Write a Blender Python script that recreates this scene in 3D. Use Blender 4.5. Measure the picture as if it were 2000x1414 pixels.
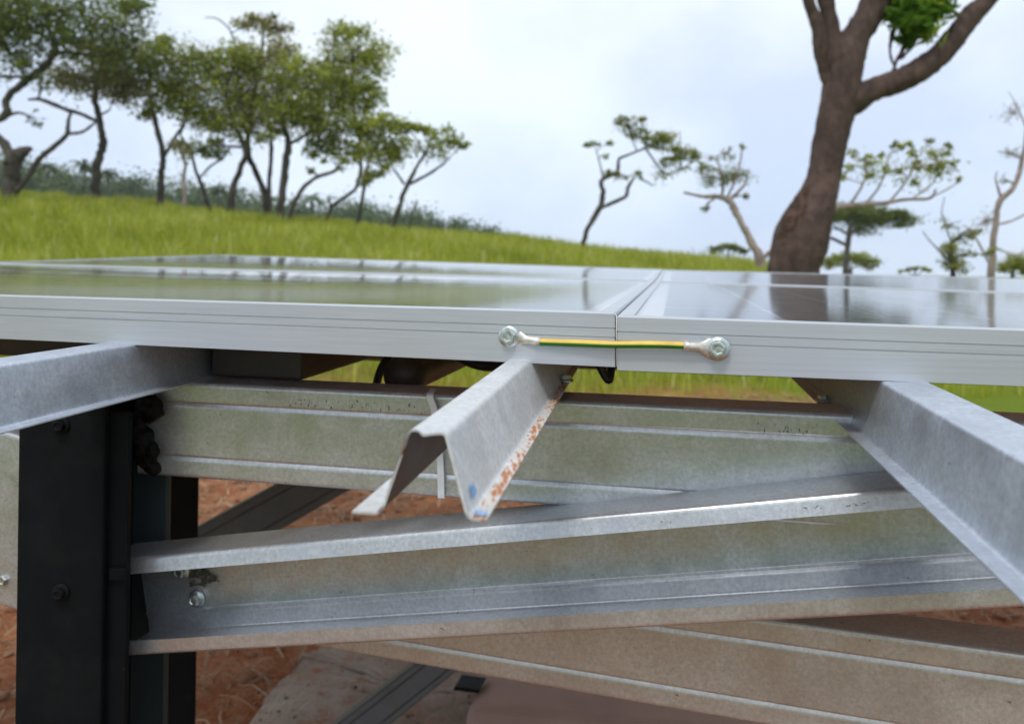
import bpy, math, random
import numpy as np
from mathutils import Vector, Matrix
random.seed(7); rng = np.random.default_rng(11)
for o in list(bpy.data.objects): bpy.data.objects.remove(o)
scene = bpy.context.scene
COL = scene.collection

# ------------------------------------------------------------------ camera
F = 1500.0; CX = 1000.0; CY = 530.0; ROLL = math.radians(0.8); CAMH = 1.0
cr, sr = math.cos(ROLL), math.sin(ROLL)
def C(x, y, z):                      # camera axes (right, down, forward) in metres -> world
    return Vector((x*cr + y*sr, z, CAMH + x*sr - y*cr))
def W(px, py, z):                    # a sight line at a given real distance -> world point
    return C((px-CX)/F*z, (py-CY)/F*z, z)
cam = bpy.data.cameras.new("camera"); camo = bpy.data.objects.new("camera", cam); COL.objects.link(camo)
camo.matrix_world = Matrix(((cr, -sr, 0, 0), (0, 0, -1, 0), (sr, cr, 0, CAMH), (0, 0, 0, 1)))
cam.sensor_width = 36.0; cam.lens = 36.0*F/2000.0; cam.shift_y = -(707-CY)/2000.0
cam.clip_start = 0.02; cam.clip_end = 3000
cam.dof.use_dof = True; cam.dof.focus_distance = 0.50; cam.dof.aperture_fstop = 9.5
scene.camera = camo

# ------------------------------------------------------------------ sky and sun
SUN_EL, SUN_AZ = math.radians(58), math.radians(200)      # high, behind the camera
world = bpy.data.worlds.new("World"); scene.world = world; world.use_nodes = True
nt = world.node_tree; nt.nodes.clear()
def wn(t, **k):
    n = nt.nodes.new(t)
    for a, b in k.items(): setattr(n, a, b)
    return n
out = wn('ShaderNodeOutputWorld'); bg = wn('ShaderNodeBackground'); bg.inputs[1].default_value = 0.1
sky = wn('ShaderNodeTexSky', sky_type='NISHITA', sun_disc=False, sun_elevation=SUN_EL, sun_rotation=SUN_AZ)
tc = wn('ShaderNodeTexCoord')
sep = wn('ShaderNodeSeparateXYZ'); nt.links.new(tc.outputs['Generated'], sep.inputs[0])
mp = wn('ShaderNodeMapping'); mp.inputs['Scale'].default_value = (1, 1, 1.5); mp.inputs['Location'].default_value = (-2.62, -2.64, -1.76)
nt.links.new(tc.outputs['Generated'], mp.inputs[0])
noi = wn('ShaderNodeTexNoise'); noi.inputs['Scale'].default_value = 2.3; noi.inputs['Detail'].default_value = 5; noi.inputs['Roughness'].default_value = 0.5
nt.links.new(mp.outputs[0], noi.inputs['Vector'])
rmp = wn('ShaderNodeValToRGB'); rmp.color_ramp.elements[0].position = 0.38; rmp.color_ramp.elements[1].position = 0.62
rmp.color_ramp.elements[0].color = (8.1, 9.1, 11.0, 1); rmp.color_ramp.elements[1].color = (10.9, 11.7, 12.4, 1)
nt.links.new(noi.outputs[0], rmp.inputs[0])
rmz = wn('ShaderNodeValToRGB'); rmz.color_ramp.elements[0].position = 0.0; rmz.color_ramp.elements[1].position = 0.42
rmz.color_ramp.elements[0].color = (0.80, 0.87, 0.96, 1); rmz.color_ramp.elements[1].color = (1.04, 1.03, 1.0, 1)
nt.links.new(sep.outputs[2], rmz.inputs[0])
mul = wn('ShaderNodeMix', data_type='RGBA', blend_type='MULTIPLY'); mul.inputs[0].default_value = 1
nt.links.new(rmp.outputs[0], mul.inputs[6]); nt.links.new(rmz.outputs[0], mul.inputs[7])
mx = wn('ShaderNodeMix', data_type='RGBA'); mx.inputs[0].default_value = 0.93
nt.links.new(sky.outputs[0], mx.inputs[6]); nt.links.new(mul.outputs[2], mx.inputs[7])
nt.links.new(mx.outputs[2], bg.inputs[0]); nt.links.new(bg.outputs[0], out.inputs[0])
sun = bpy.data.lights.new("sun", 'SUN'); sun.energy = 1.5; sun.angle = math.radians(14); sun.color = (1, 0.96, 0.9)
suno = bpy.data.objects.new("sun", sun); COL.objects.link(suno)
sd = Vector((math.sin(SUN_AZ)*math.cos(SUN_EL), math.cos(SUN_AZ)*math.cos(SUN_EL), math.sin(SUN_EL)))
suno.rotation_euler = sd.to_track_quat('Z', 'Y').to_euler()
vs = scene.view_settings; vs.view_transform = 'Standard'; vs.look = 'None'; vs.gamma = 1; vs.use_curve_mapping = False; vs.exposure = 0.0

# ------------------------------------------------------------------ materials
MATS = {}
class NB:
    def __init__(s, name):
        s.m = bpy.data.materials.new(name); s.m.use_nodes = True; s.t = s.m.node_tree
        s.b = s.t.nodes['Principled BSDF']; s.o = s.t.nodes['Material Output']; MATS[name] = s.m
    def n(s, t, **k):
        x = s.t.nodes.new(t)
        for a, b in k.items(): setattr(x, a, b)
        return x
    def l(s, a, b): s.t.links.new(a, b)
    def coord(s, scale=(1, 1, 1), rot=(0, 0, 0)):
        c = s.n('ShaderNodeTexCoord'); m = s.n('ShaderNodeMapping')
        m.inputs['Scale'].default_value = scale; m.inputs['Rotation'].default_value = rot
        s.l(c.outputs['Object'], m.inputs[0]); return m.outputs[0]
    def noise(s, scale, detail=3, rough=0.5, vec=None, out=0):
        x = s.n('ShaderNodeTexNoise'); x.inputs['Scale'].default_value = scale; x.inputs['Detail'].default_value = detail
        x.inputs['Roughness'].default_value = rough
        s.l(vec if vec else s.coord(), x.inputs['Vector']); return x.outputs[out]
    def ramp(s, fac, stops, interp='LINEAR'):
        x = s.n('ShaderNodeValToRGB'); r = x.color_ramp; r.interpolation = interp
        while len(r.elements) < len(stops): r.elements.new(0.5)
        for e, (p, c) in zip(r.elements, stops):
            e.position = p; e.color = c if len(c) == 4 else (*c, 1)
        s.l(fac, x.inputs[0]); return x.outputs[0]
    def mix(s, fac, a, b, blend='MIX'):
        x = s.n('ShaderNodeMix', data_type='RGBA', blend_type=blend)
        for i, v in ((0, fac), (6, a), (7, b)):
            if hasattr(v, 'links'): s.l(v, x.inputs[i])
            else: x.inputs[i].default_value = v if i == 0 else (*v, 1)
        return x.outputs[2]
    def math(s, op, a, b=0.0):
        x = s.n('ShaderNodeMath', operation=op)
        for i, v in ((0, a), (1, b)):
            if hasattr(v, 'links'): s.l(v, x.inputs[i])
            else: x.inputs[i].default_value = v
        return x.outputs[0]
    def bump(s, h, strength=0.3, dist=0.001):
        x = s.n('ShaderNodeBump'); x.inputs['Strength'].default_value = strength; x.inputs['Distance'].default_value = dist
        s.l(h, x.inputs['Height']); s.l(x.outputs[0], s.b.inputs['Normal'])
    def set(s, **k):
        for a, v in k.items():
            i = s.b.inputs[a.replace('_', ' ')]
            if hasattr(v, 'links'): s.l(v, i)
            else: i.default_value = (*v, 1) if isinstance(v, tuple) else v

def galv(name, col=(0.61, 0.635, 0.67), rough=0.36, dirt=0.2, rust=0.0, metal=0.70, tintdirt=(0.20, 0.17, 0.13)):
    n = NB(name)
    sp = n.noise(330, 4, 0.7); big = n.noise(11, 5, 0.65); grain = n.noise(1500, 2, 0.6); mid = n.noise(38, 4, 0.6)
    run = n.noise(60, 4, 0.6, n.coord((0.06, 1, 1)))                       # rolling lines along the strip
    c = n.ramp(sp, [(0.3, tuple(v*0.74 for v in col)), (0.7, tuple(min(1, v*1.12) for v in col))])
    c = n.mix(n.ramp(grain, [(0.30, (0.35,)*3), (0.44, (0,)*3)]), c, tuple(v*0.5 for v in col))
    c = n.mix(n.ramp(mid, [(0.35, (0.35,)*3), (0.6, (0,)*3)]), c, tuple(v*0.72 for v in col))
    c = n.mix(n.ramp(run, [(0.58, (0,)*3), (0.72, (0.30,)*3)]), c, tuple(min(1, v*1.22) for v in col))
    dm = n.ramp(big, [(0.50, (0,)*3), (0.72, (dirt,)*3)])
    c = n.mix(dm, c, tintdirt)
    smear = n.noise(24, 6, 0.8, n.coord((0.35, 1, 1))); c = n.mix(n.ramp(smear, [(0.66, (0,)*3), (0.74, (0.45,)*3)]), c, (0.10, 0.09, 0.075))
    spk = n.noise(95, 3, 0.75); c = n.mix(n.ramp(spk, [(0.69, (0,)*3), (0.75, (0.8,)*3)]), c, (0.05, 0.045, 0.04))
    r = n.math('ADD', n.math('MULTIPLY', n.ramp(mid, [(0.3, (0,)*3), (0.7, (1,)*3)]), 0.16), rough-0.06)
    n.set(Base_Color=c, Metallic=metal, Roughness=r)
    n.bump(n.mix(0.6, sp, mid), 0.14, 0.0006)
    return n
galv('galvanised')
galv('galvanised_rail', (0.60, 0.65, 0.73), 0.42, 0.12, metal=0.65)
galv('galvanised_dull', (0.62, 0.61, 0.59), 0.40, 0.15, metal=0.58)
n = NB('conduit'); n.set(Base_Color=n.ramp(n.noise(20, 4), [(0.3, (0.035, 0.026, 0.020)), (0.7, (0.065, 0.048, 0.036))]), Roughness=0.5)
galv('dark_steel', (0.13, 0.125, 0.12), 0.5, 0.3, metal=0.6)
n = galv('galvanised_old', (0.70, 0.71, 0.72), 0.5, 0.45, metal=0.35, tintdirt=(0.42, 0.38, 0.33))
n = galv('galvanised_foot', (0.70, 0.66, 0.62), 0.55, 0.25, metal=0.3)      # rusty flange
v = n.coord((1, 0.22, 1)); vo_ = n.n('ShaderNodeTexVoronoi'); vo_.inputs['Scale'].default_value = 480; n.l(v, vo_.inputs[0]); rn = n.math('ADD', n.math('MULTIPLY', n.noise(130, 4, 0.7, v), 1.1), n.math('MULTIPLY', vo_.outputs[0], -0.55))
base = n.b.inputs['Base Color'].links[0].from_socket
rm = n.ramp(rn, [(0.22, (0,)*3), (0.45, (1,)*3)])
n.set(Base_Color=n.mix(rm, base, (0.42, 0.15, 0.04)), Metallic=n.math('MULTIPLY', n.math('SUBTRACT', 1.0, rm), 0.25))
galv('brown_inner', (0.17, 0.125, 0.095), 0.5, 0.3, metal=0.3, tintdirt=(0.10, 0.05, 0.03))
n = NB('rust'); n.set(Base_Color=n.ramp(n.noise(200, 4), [(0.35, (0.10, 0.035, 0.015)), (0.65, (0.42, 0.14, 0.04))]), Roughness=0.85)
n = NB('aluminium'); st = n.noise(60, 3, 0.6, n.coord((0.02, 1, 8)))
sm = n.noise(5, 4, 0.6)
n.set(Base_Color=n.mix(n.ramp(sm, [(0.5, (0,)*3), (0.8, (0.35,)*3)]), n.ramp(st, [(0.3, (0.47, 0.495, 0.54)), (0.7, (0.53, 0.555, 0.60))]), (0.43, 0.43, 0.43)), Metallic=0.3, Roughness=0.36)
n.bump(st, 0.05, 0.0004)
n = NB('black_paint'); bn = n.noise(9, 5, 0.6, n.coord((1, 1, 0.3))); sp = n.noise(160, 3, 0.7)
n.set(Base_Color=n.mix(n.ramp(sp, [(0.70, (0,)*3), (0.78, (0.5,)*3)]), n.ramp(bn, [(0.3, (0.004, 0.006, 0.0065)), (0.7, (0.009, 0.011, 0.014))]), (0.12, 0.12, 0.12)),
      Roughness=n.math('ADD', n.math('MULTIPLY', bn, 0.25), 0.42)); n.b.inputs['Specular IOR Level'].default_value = 0.08
n.bump(n.noise(45, 4, 0.6), 0.35, 0.0015)
bc = n.b.inputs['Base Color'].links[0].from_socket; dn = n.noise(7, 6, 0.7); sc_ = n.noise(55, 4, 0.7, n.coord((1, 1, 0.08)))
bc = n.mix(n.ramp(dn, [(0.52, (0,)*3), (0.72, (0.4,)*3)]), bc, (0.026, 0.025, 0.024)); n.set(Base_Color=n.mix(n.ramp(sc_, [(0.66, (0,)*3), (0.74, (0.35,)*3)]), bc, (0.09, 0.09, 0.09)))
n = NB('teal_paint'); n.set(Base_Color=n.ramp(n.noise(30, 4, 0.6, n.coord((1, 1, 0.15))), [(0.3, (0.02, 0.032, 0.038)), (0.7, (0.035, 0.05, 0.058))]), Roughness=0.5)
n = NB('tar'); n.set(Base_Color=(0.005, 0.005, 0.005), Roughness=0.5); n.b.inputs['Specular IOR Level'].default_value = 0.12; n.bump(n.noise(260, 4), 0.8, 0.003)
n = NB('zinc_bolt'); bn = n.noise(300, 3)
n.set(Base_Color=n.ramp(bn, [(0.35, (0.42, 0.48, 0.47)), (0.65, (0.68, 0.72, 0.72))]), Metallic=0.9, Roughness=0.36)
n = NB('tinned_lug'); n.set(Base_Color=n.ramp(n.noise(220, 4), [(0.4, (0.62, 0.59, 0.52)), (0.7, (0.80, 0.78, 0.72))]), Metallic=0.7, Roughness=0.4); n.bump(n.noise(180, 3), 0.5, 0.001)
for nm, c, r in (('wire_yellow', (0.78, 0.52, 0.10), 0.4), ('wire_green', (0.02, 0.20, 0.015), 0.4), ('black_cable', (0.012, 0.012, 0.012), 0.45),
                 ('nylon', (0.72, 0.74, 0.80), 0.45), ('blue_paint', (0.12, 0.36, 0.70), 0.6), ('sealant', (0.75, 0.75, 0.72), 0.6), ('ink', (0.16, 0.15, 0.13), 0.7), ('scorch', (0.06, 0.05, 0.03), 0.8)):
    n = NB(nm); q = n.noise(70, 4)
    n.set(Base_Color=n.ramp(q, [(0.3, tuple(v*0.82 for v in c)), (0.7, tuple(min(1, v*1.1) for v in c))]), Roughness=r)
n = NB('backsheet'); n.set(Base_Color=n.ramp(n.noise(12, 3), [(0.3, (0.72, 0.73, 0.75)), (0.7, (0.80, 0.81, 0.82))]), Roughness=0.5)
n = NB('cell'); wv = n.n('ShaderNodeTexWave'); wv.inputs['Scale'].default_value = 9; n.l(n.coord((0, 1, 0)), wv.inputs[0])
n.set(Base_Color=n.ramp(wv.outputs[1], [(0.96, (0.012, 0.016, 0.030)), (0.99, (0.20, 0.21, 0.23))]), Roughness=0.35)
n = NB('glass'); t = n.t
tr = n.n('ShaderNodeBsdfTransparent'); gl = n.n('ShaderNodeBsdfGlossy'); ms = n.n('ShaderNodeMixShader'); fr = n.n('ShaderNodeFresnel'); fr.inputs[0].default_value = 1.5
dust_glare = n.noise(40, 5, 0.6); rr = n.math('ADD', n.math('MULTIPLY', dust_glare, 0.05), 0.055); n.l(rr, gl.inputs['Roughness']); gl.inputs[0].default_value = (0.98, 0.98, 0.98, 1)
bp = n.n('ShaderNodeBump'); bp.inputs['Strength'].default_value = 0.02; bp.inputs['Distance'].default_value = 0.001; n.l(n.noise(18, 2), bp.inputs['Height'])
n.l(bp.outputs[0], gl.inputs['Normal'])
n.l(fr.outputs[0], ms.inputs[0]); n.l(tr.outputs[0], ms.inputs[1]); n.l(gl.outputs[0], ms.inputs[2])
df = n.n('ShaderNodeBsdfDiffuse'); df.inputs[0].default_value = (0.62, 0.62, 0.60, 1); m2_ = n.n('ShaderNodeMixShader'); n.l(n.math('ADD', n.math('MULTIPLY', dust_glare, 0.09), 0.02), m2_.inputs[0])  # pale diffuse film mixed in to lift the brightness of the glass reflection
n.l(ms.outputs[0], m2_.inputs[1]); n.l(df.outputs[0], m2_.inputs[2]); n.l(m2_.outputs[0], n.o.inputs[0])
def ground_mat():
    n = NB('ground'); v = n.coord()
    s = n.noise(3.2, 8, 0.62, v); s2 = n.noise(26, 6, 0.7, v); s3 = n.noise(110, 4, 0.7, v)
    soil = n.ramp(s, [(0.28, (0.24, 0.075, 0.028)), (0.5, (0.41, 0.145, 0.058)), (0.72, (0.54, 0.25, 0.115))])
    soil = n.mix(n.ramp(s2, [(0.42, (0,)*3), (0.68, (0.6,)*3)]), soil, (0.55, 0.33, 0.20))
    soil = n.mix(n.ramp(s3, [(0.35, (0.6,)*3), (0.5, (0,)*3)]), soil, (0.10, 0.035, 0.016))
    gn = n.noise(0.7, 6, 0.6, v)
    gr = n.ramp(gn, [(0.3, (0.13, 0.18, 0.016)), (0.55, (0.20, 0.26, 0.022)), (0.75, (0.28, 0.31, 0.05))])
    ln = n.n('ShaderNodeVectorMath', operation='LENGTH')
    mm = n.coord((1, 1, 0)); mm.node.inputs['Location'].default_value = (0, -2.35, 0); n.l(mm, ln.inputs[0])
    d = n.math('ADD', ln.outputs['Value'], n.math('MULTIPLY', n.math('SUBTRACT', s, 0.5), 2.5))
    mask = n.ramp(n.math('DIVIDE', d, 10.0), [(0.34, (0,)*3), (0.47, (1,)*3)])
    n.set(Base_Color=n.mix(mask, soil, gr), Roughness=0.95); n.b.inputs['Specular IOR Level'].default_value = 0.15
    n.bump(n.mix(0.5, s2, s3), 0.9, 0.03)
ground_mat()
def leaf_mat(name, stops, trans=0.35):
    n = NB(name); a = n.n('ShaderNodeAttribute', attribute_name='tint')
    c = n.ramp(a.outputs['Fac'], stops)
    n.set(Base_Color=c, Roughness=0.55); n.b.inputs['Specular IOR Level'].default_value = 0.3
    tl = n.n('ShaderNodeBsdfTranslucent'); n.l(n.mix(0.35, c, (0.25, 0.32, 0.02)), tl.inputs[0])
    ms = n.n('ShaderNodeMixShader'); ms.inputs[0].default_value = trans
    n.l(n.b.outputs[0], ms.inputs[1]); n.l(tl.outputs[0], ms.inputs[2]); n.l(ms.outputs[0], n.o.inputs[0])
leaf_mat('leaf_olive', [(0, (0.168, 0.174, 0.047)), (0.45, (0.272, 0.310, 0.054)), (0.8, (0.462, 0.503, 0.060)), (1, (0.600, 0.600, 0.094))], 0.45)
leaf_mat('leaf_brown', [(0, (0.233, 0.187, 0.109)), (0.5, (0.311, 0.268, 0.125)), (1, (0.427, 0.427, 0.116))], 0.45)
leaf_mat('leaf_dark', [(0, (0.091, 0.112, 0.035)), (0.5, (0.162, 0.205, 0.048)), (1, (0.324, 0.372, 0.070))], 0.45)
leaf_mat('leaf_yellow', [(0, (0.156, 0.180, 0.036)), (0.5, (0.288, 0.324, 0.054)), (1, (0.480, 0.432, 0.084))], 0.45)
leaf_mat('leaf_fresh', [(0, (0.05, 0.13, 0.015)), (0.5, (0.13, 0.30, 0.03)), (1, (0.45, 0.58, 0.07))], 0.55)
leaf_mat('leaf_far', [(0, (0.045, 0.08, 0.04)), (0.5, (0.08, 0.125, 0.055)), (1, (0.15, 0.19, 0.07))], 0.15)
leaf_mat('grass', [(0, (0.22, 0.26, 0.02)), (0.45, (0.39, 0.43, 0.035)), (0.8, (0.52, 0.52, 0.08)), (1, (0.66, 0.62, 0.32))], 0.4)
leaf_mat('straw', [(0, (0.14, 0.07, 0.035)), (0.5, (0.30, 0.18, 0.09)), (1, (0.62, 0.46, 0.29))], 0.1)
def bark(name, a, b, sc):
    n = NB(name); q = n.noise(sc, 6, 0.65, n.coord((1, 1, 0.35)))
    lo = n.noise(sc*0.35, 4, 0.6); cb = n.mix(n.ramp(lo, [(0.5, (0,)*3), (0.7, (0.6,)*3)]), n.ramp(q, [(0.3, a), (0.7, b)]), tuple(min(1, v*1.5+0.01) for v in b))
    n.set(Base_Color=cb, Roughness=0.9); n.bump(n.noise(sc*2.2, 6, 0.7, n.coord((1, 1, 0.4))), 0.9, 0.35/sc)
bark('bark_dark', (0.030, 0.026, 0.020), (0.10, 0.085, 0.065), 6)
bark('bark_big', (0.032, 0.018, 0.015), (0.120, 0.075, 0.060), 9)
bark('bark_pink', (0.20, 0.15, 0.13), (0.42, 0.34, 0.30), 6)
bark('bark_wound', (0.028, 0.017, 0.013), (0.115, 0.062, 0.042), 18)
n = NB('concrete'); s = n.noise(5, 8, 0.65); s2 = n.noise(70, 4, 0.7)
n.set(Base_Color=n.mix(n.ramp(s2, [(0.55, (0,)*3), (0.75, (0.6,)*3)]), n.ramp(s, [(0.3, (0.25, 0.17, 0.125)), (0.5, (0.33, 0.26, 0.205)), (0.7, (0.42, 0.35, 0.29))]), (0.17, 0.10, 0.065)), Roughness=0.92)
vo = n.n('ShaderNodeTexVoronoi'); vo.inputs['Scale'].default_value = 26; n.l(n.coord(), vo.inputs[0])
pit = n.ramp(vo.outputs[0], [(0.10, (1,)*3), (0.16, (0,)*3)])
bc = n.b.inputs['Base Color'].links[0].from_socket; s4 = n.noise(14, 6, 0.75)
bc = n.mix(n.ramp(s4, [(0.52, (0,)*3), (0.64, (0.85,)*3)]), bc, (0.30, 0.13, 0.06)); n.set(Base_Color=n.mix(pit, bc, (0.09, 0.06, 0.045)))
n.bump(n.mix(0.5, s4, s2), 1.0, 0.02)
n = NB('footing'); n.set(Base_Color=n.ramp(n.noise(6, 5), [(0.3, (0.34, 0.22, 0.18)), (0.7, (0.44, 0.30, 0.24))]), Roughness=0.9); n.bump(n.noise(60, 4), 0.3, 0.003)
n = NB('pebble'); n.set(Base_Color=n.ramp(n.noise(4, 4), [(0.3, (0.20, 0.08, 0.038)), (0.7, (0.42, 0.24, 0.14))]), Roughness=0.95)
M = MATS
for nm in ('blue_paint', 'scorch', 'rust', 'ink'):
    n = NB.__new__(NB); n.m = MATS[nm]; n.t = n.m.node_tree; n.b = n.t.nodes['Principled BSDF']; n.o = n.t.nodes['Material Output']
    n.l(n.ramp(n.noise({'blue_paint': 330, 'scorch': 160, 'rust': 300, 'ink': 500}[nm], 4, 0.65), [(0.40, (0,)*3), (0.52, (0.9,)*3)]), n.b.inputs['Alpha'])

# ------------------------------------------------------------------ building helpers
WL = {}
def mesh(name, verts, faces, mat, parent=None, smooth=False, mats=None, midx=None, origin=None, tint=None):
    vv = np.asarray([tuple(v) for v in verts] if not isinstance(verts, np.ndarray) else verts, dtype=np.float64)
    off = WL[parent] if parent else (origin if origin is not None else Vector(((vv[:, 0].min()+vv[:, 0].max())/2, (vv[:, 1].min()+vv[:, 1].max())/2, vv[:, 2].min())))
    me = bpy.data.meshes.new(name); me.from_pydata((vv-np.array(off)).tolist(), [], faces); me.update()
    for m_ in (mats or [mat]): me.materials.append(MATS[m_])
    if midx is not None: me.polygons.foreach_set('material_index', midx)
    if smooth: me.polygons.foreach_set('use_smooth', [True]*len(me.polygons))
    if tint is not None:
        at = me.attributes.new('tint', 'FLOAT', 'POINT'); at.data.foreach_set('value', tint)
    o = bpy.data.objects.new(name, me); COL.objects.link(o)
    if parent: o.parent = parent; WL[o] = WL[parent]
    else: o.location = off; WL[o] = Vector(off)
    return o
def big_mesh(name, V, quads, mat, tint, parent=None, origin=(0, 0, 0)):
    """numpy quads -> one mesh, fast"""
    off = np.array(WL[parent] if parent else origin)
    me = bpy.data.meshes.new(name); nv, nf = len(V), len(quads)
    me.vertices.add(nv); me.vertices.foreach_set('co', (V-off).astype(np.float32).ravel())
    k = quads.shape[1]
    me.loops.add(nf*k); me.loops.foreach_set('vertex_index', quads.astype(np.int32).ravel())
    me.polygons.add(nf); me.polygons.foreach_set('loop_start', np.arange(0, nf*k, k, dtype=np.int32))
    me.update(calc_edges=True)
    me.materials.append(MATS[mat])
    at = me.attributes.new('tint', 'FLOAT', 'POINT'); at.data.foreach_set('value', tint.astype(np.float32))
    o = bpy.data.objects.new(name, me); COL.objects.link(o)
    if parent: o.parent = parent; WL[o] = WL[parent]
    else: o.location = origin; WL[o] = Vector(origin)
    return o
def thing(name, loc, label, cat, group=None):
    o = bpy.data.objects.new(name, None); o.empty_display_size = 0.05; COL.objects.link(o); o.location = loc; WL[o] = Vector(loc)
    return tag(o, label, cat, group)
def tag(o, label, cat, group=None):
    o['label'] = label; o['category'] = cat
    if group: o['group'] = group
    return o
def kind(o, k, label=None, cat=None):
    o['kind'] = k
    if label: o['label'] = label
    if cat: o['category'] = cat
    return o
def box_pts(c0, ax, ay, az):
    c0, ax, ay, az = map(Vector, (c0, ax, ay, az))
    v = [c0, c0+ax, c0+ax+ay, c0+ay]; v += [p+az for p in v]
    return v, [(0, 3, 2, 1), (4, 5, 6, 7), (0, 1, 5, 4), (1, 2, 6, 5), (2, 3, 7, 6), (3, 0, 4, 7)]
def bevel(o, w=0.001, seg=2):
    m_ = o.modifiers.new('bevel', 'BEVEL'); m_.width = w; m_.segments = seg; m_.limit_method = 'ANGLE'; return o
def fillet(pts, radii, seg=4):
    r = []
    for i, p in enumerate(pts):
        p = Vector(p)
        rad = radii[i] if i < len(radii) else 0
        if i in (0, len(pts)-1) or rad <= 0: r.append(p); continue
        a = (Vector(pts[i-1])-p).normalized(); b = (Vector(pts[i+1])-p).normalized()
        for k in range(seg+1):
            t_ = k/seg; r.append((p+a*rad)*(1-t_)**2 + p*2*t_*(1-t_) + (p+b*rad)*t_**2)
    return r
def sheet(pts, th):
    """closed outline of a bent sheet of thickness th along an open polyline"""
    n_ = len(pts); offs = []
    for i in range(n_):
        d = []
        if i > 0: d.append((pts[i]-pts[i-1]).normalized())
        if i < n_-1: d.append((pts[i+1]-pts[i]).normalized())
        ns = [Vector((-e.y, e.x)) for e in d]
        m_ = sum(ns, Vector((0, 0)))/len(ns); l2 = max(m_.length_squared, 0.25)
        offs.append(pts[i] + m_/l2*th)
    return list(pts) + offs[::-1]
def extrude(name, outline, stations, mat, parent=None, end_shift=None, mats=None, fmat=None, smooth=False):
    """outline: 2-D points; stations: (origin, A, B) frames; end_shift: optional offset of the first ring per point"""
    V, Fc, mi = [], [], []
    n_ = len(outline)
    for si, (O, A, B) in enumerate(stations):
        for k, p in enumerate(outline):
            q = O + A*p.x + B*p.y
            if end_shift and si == 0: q = q + end_shift(k, p)
            V.append(q)
    for s in range(len(stations)-1):
        for k in range(n_):
            k2 = (k+1) % n_
            Fc.append((s*n_+k, s*n_+k2, (s+1)*n_+k2, (s+1)*n_+k)); mi.append(fmat(k) if fmat else 0)
    h = n_//2                                   # caps as strips between inner and outer lines
    for base in (0, (len(stations)-1)*n_):
        for k in range(h-1):
            Fc.append((base+k, base+k+1, base+n_-2-k, base+n_-1-k)); mi.append(fmat(k) if fmat else 0)
    o = mesh(name, V, Fc, mat, parent, mats=mats, midx=mi, smooth=smooth)
    return o
def tube(pts, radii, sides=8, cap=True, jitter=0.0):
    pts = [Vector(p) for p in pts]; V, Fc = [], []
    up = Vector((0.3, 0.2, 1)).normalized(); prev = None
    for i, p in enumerate(pts):
        t_ = (pts[min(i+1, len(pts)-1)] - pts[max(i-1, 0)]).normalized()
        if prev is None:
            a = t_.cross(Vector((0, 1, 0)) if abs(t_.y) < 0.9 else Vector((1, 0, 0))).normalized()
        else: a = (prev - t_*prev.dot(t_)).normalized()
        prev = a; b = t_.cross(a)
        for k in range(sides):
            an = 2*math.pi*k/sides; r_ = radii[i]*(1+(random.uniform(-jitter, jitter) if jitter else 0))
            V.append(p + (a*math.cos(an) + b*math.sin(an))*r_)
    for i in range(len(pts)-1):
        for k in range(sides):
            k2 = (k+1) % sides
            Fc.append((i*sides+k, i*sides+k2, (i+1)*sides+k2, (i+1)*sides+k))
    if cap: Fc.append(tuple(range(sides))[::-1]); Fc.append(tuple(range((len(pts)-1)*sides, len(pts)*sides)))
    return V, Fc
def catmull(pts, n=5):
    P = [np.array(p, float) for p in pts]; P = [2*P[0]-P[1]] + P + [2*P[-1]-P[-2]]; out_ = []
    for i in range(1, len(P)-2):
        for k in range(n):
            t_ = k/n
            out_.append(0.5*((2*P[i]) + (-P[i-1]+P[i+1])*t_ + (2*P[i-1]-5*P[i]+4*P[i+1]-P[i+2])*t_**2 + (-P[i-1]+3*P[i]-3*P[i+1]+P[i+2])*t_**3))
    out_.append(P[-2]); return out_
def join(parts):
    V, Fc = [], []
    for v, f in parts:
        b = len(V); V += list(v); Fc += [tuple(i+b for i in q) for q in f]
    return V, Fc

# ------------------------------------------------------------------ terrain
PXB = np.array([-4000, -1500, 0, 200, 500, 800, 1000, 1200, 1350, 1480, 1600, 2000, 4000], float)
PYB = np.array([340, 360, 388, 399, 432, 459, 476, 499, 513, 523, 538, 552, 556], float)
def crest(px):                            # height of the rise 30 m away in each direction
    py = np.interp(px, PXB, PYB); x = (px-CX)/F*30; yd = (py-CY)/F*30
    return CAMH + x*sr - yd*cr
def hnoise(x, y):
    return 0.05*np.sin(0.9*x+1.3)*np.sin(0.7*y) + 0.03*np.sin(2.1*x+y*1.7) + 0.02*np.sin(3.7*y-1.9*x)
def terrain(x, y):
    x = np.asarray(x, float); y = np.asarray(y, float)
    yy = np.maximum(y, 0.5); px = CX + F*np.clip(x/np.maximum(yy, 1.0), -3, 3)
    A = crest(px); s = np.clip((yy-5.0)/25.0, 0, 1); rise = A*(0.75*s**1.0+0.25*s*s*(3-2*s))
    fall = np.where(yy > 30, -(yy-30)*0.045, 0); fall = np.maximum(fall, -A-2.0)
    far = np.clip((yy-70)/90, 0, 1); far = far*far*(3-2*far)
    hillpy = np.interp(px, [-4000, -500, 0, 250, 430, 560, 700, 850, 960, 1100, 1300, 4000], [362, 372, 385, 418, 450, 463, 470, 484, 496, 502, 530, 575])
    xr = (px-CX)/F*160; hh = CAMH + xr*sr - (hillpy-CY)/F*160*cr
    z = rise + fall; z = z*(1-far) + hh*far
    z = np.where(yy > 160, hh - (yy-160)*0.02, z)
    z = np.where(y < 3, 0, z)
    n_ = hnoise(x, y)*np.clip((np.hypot(x, y)-1.0)/5, 0.15, 1)
    back = np.where(y < 0, 0.0, 1.0)
    return z + n_
na = 360
rad = np.concatenate([[0.02], np.geomspace(0.35, 34, 150), np.geomspace(35, 700, 50)])
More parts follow.
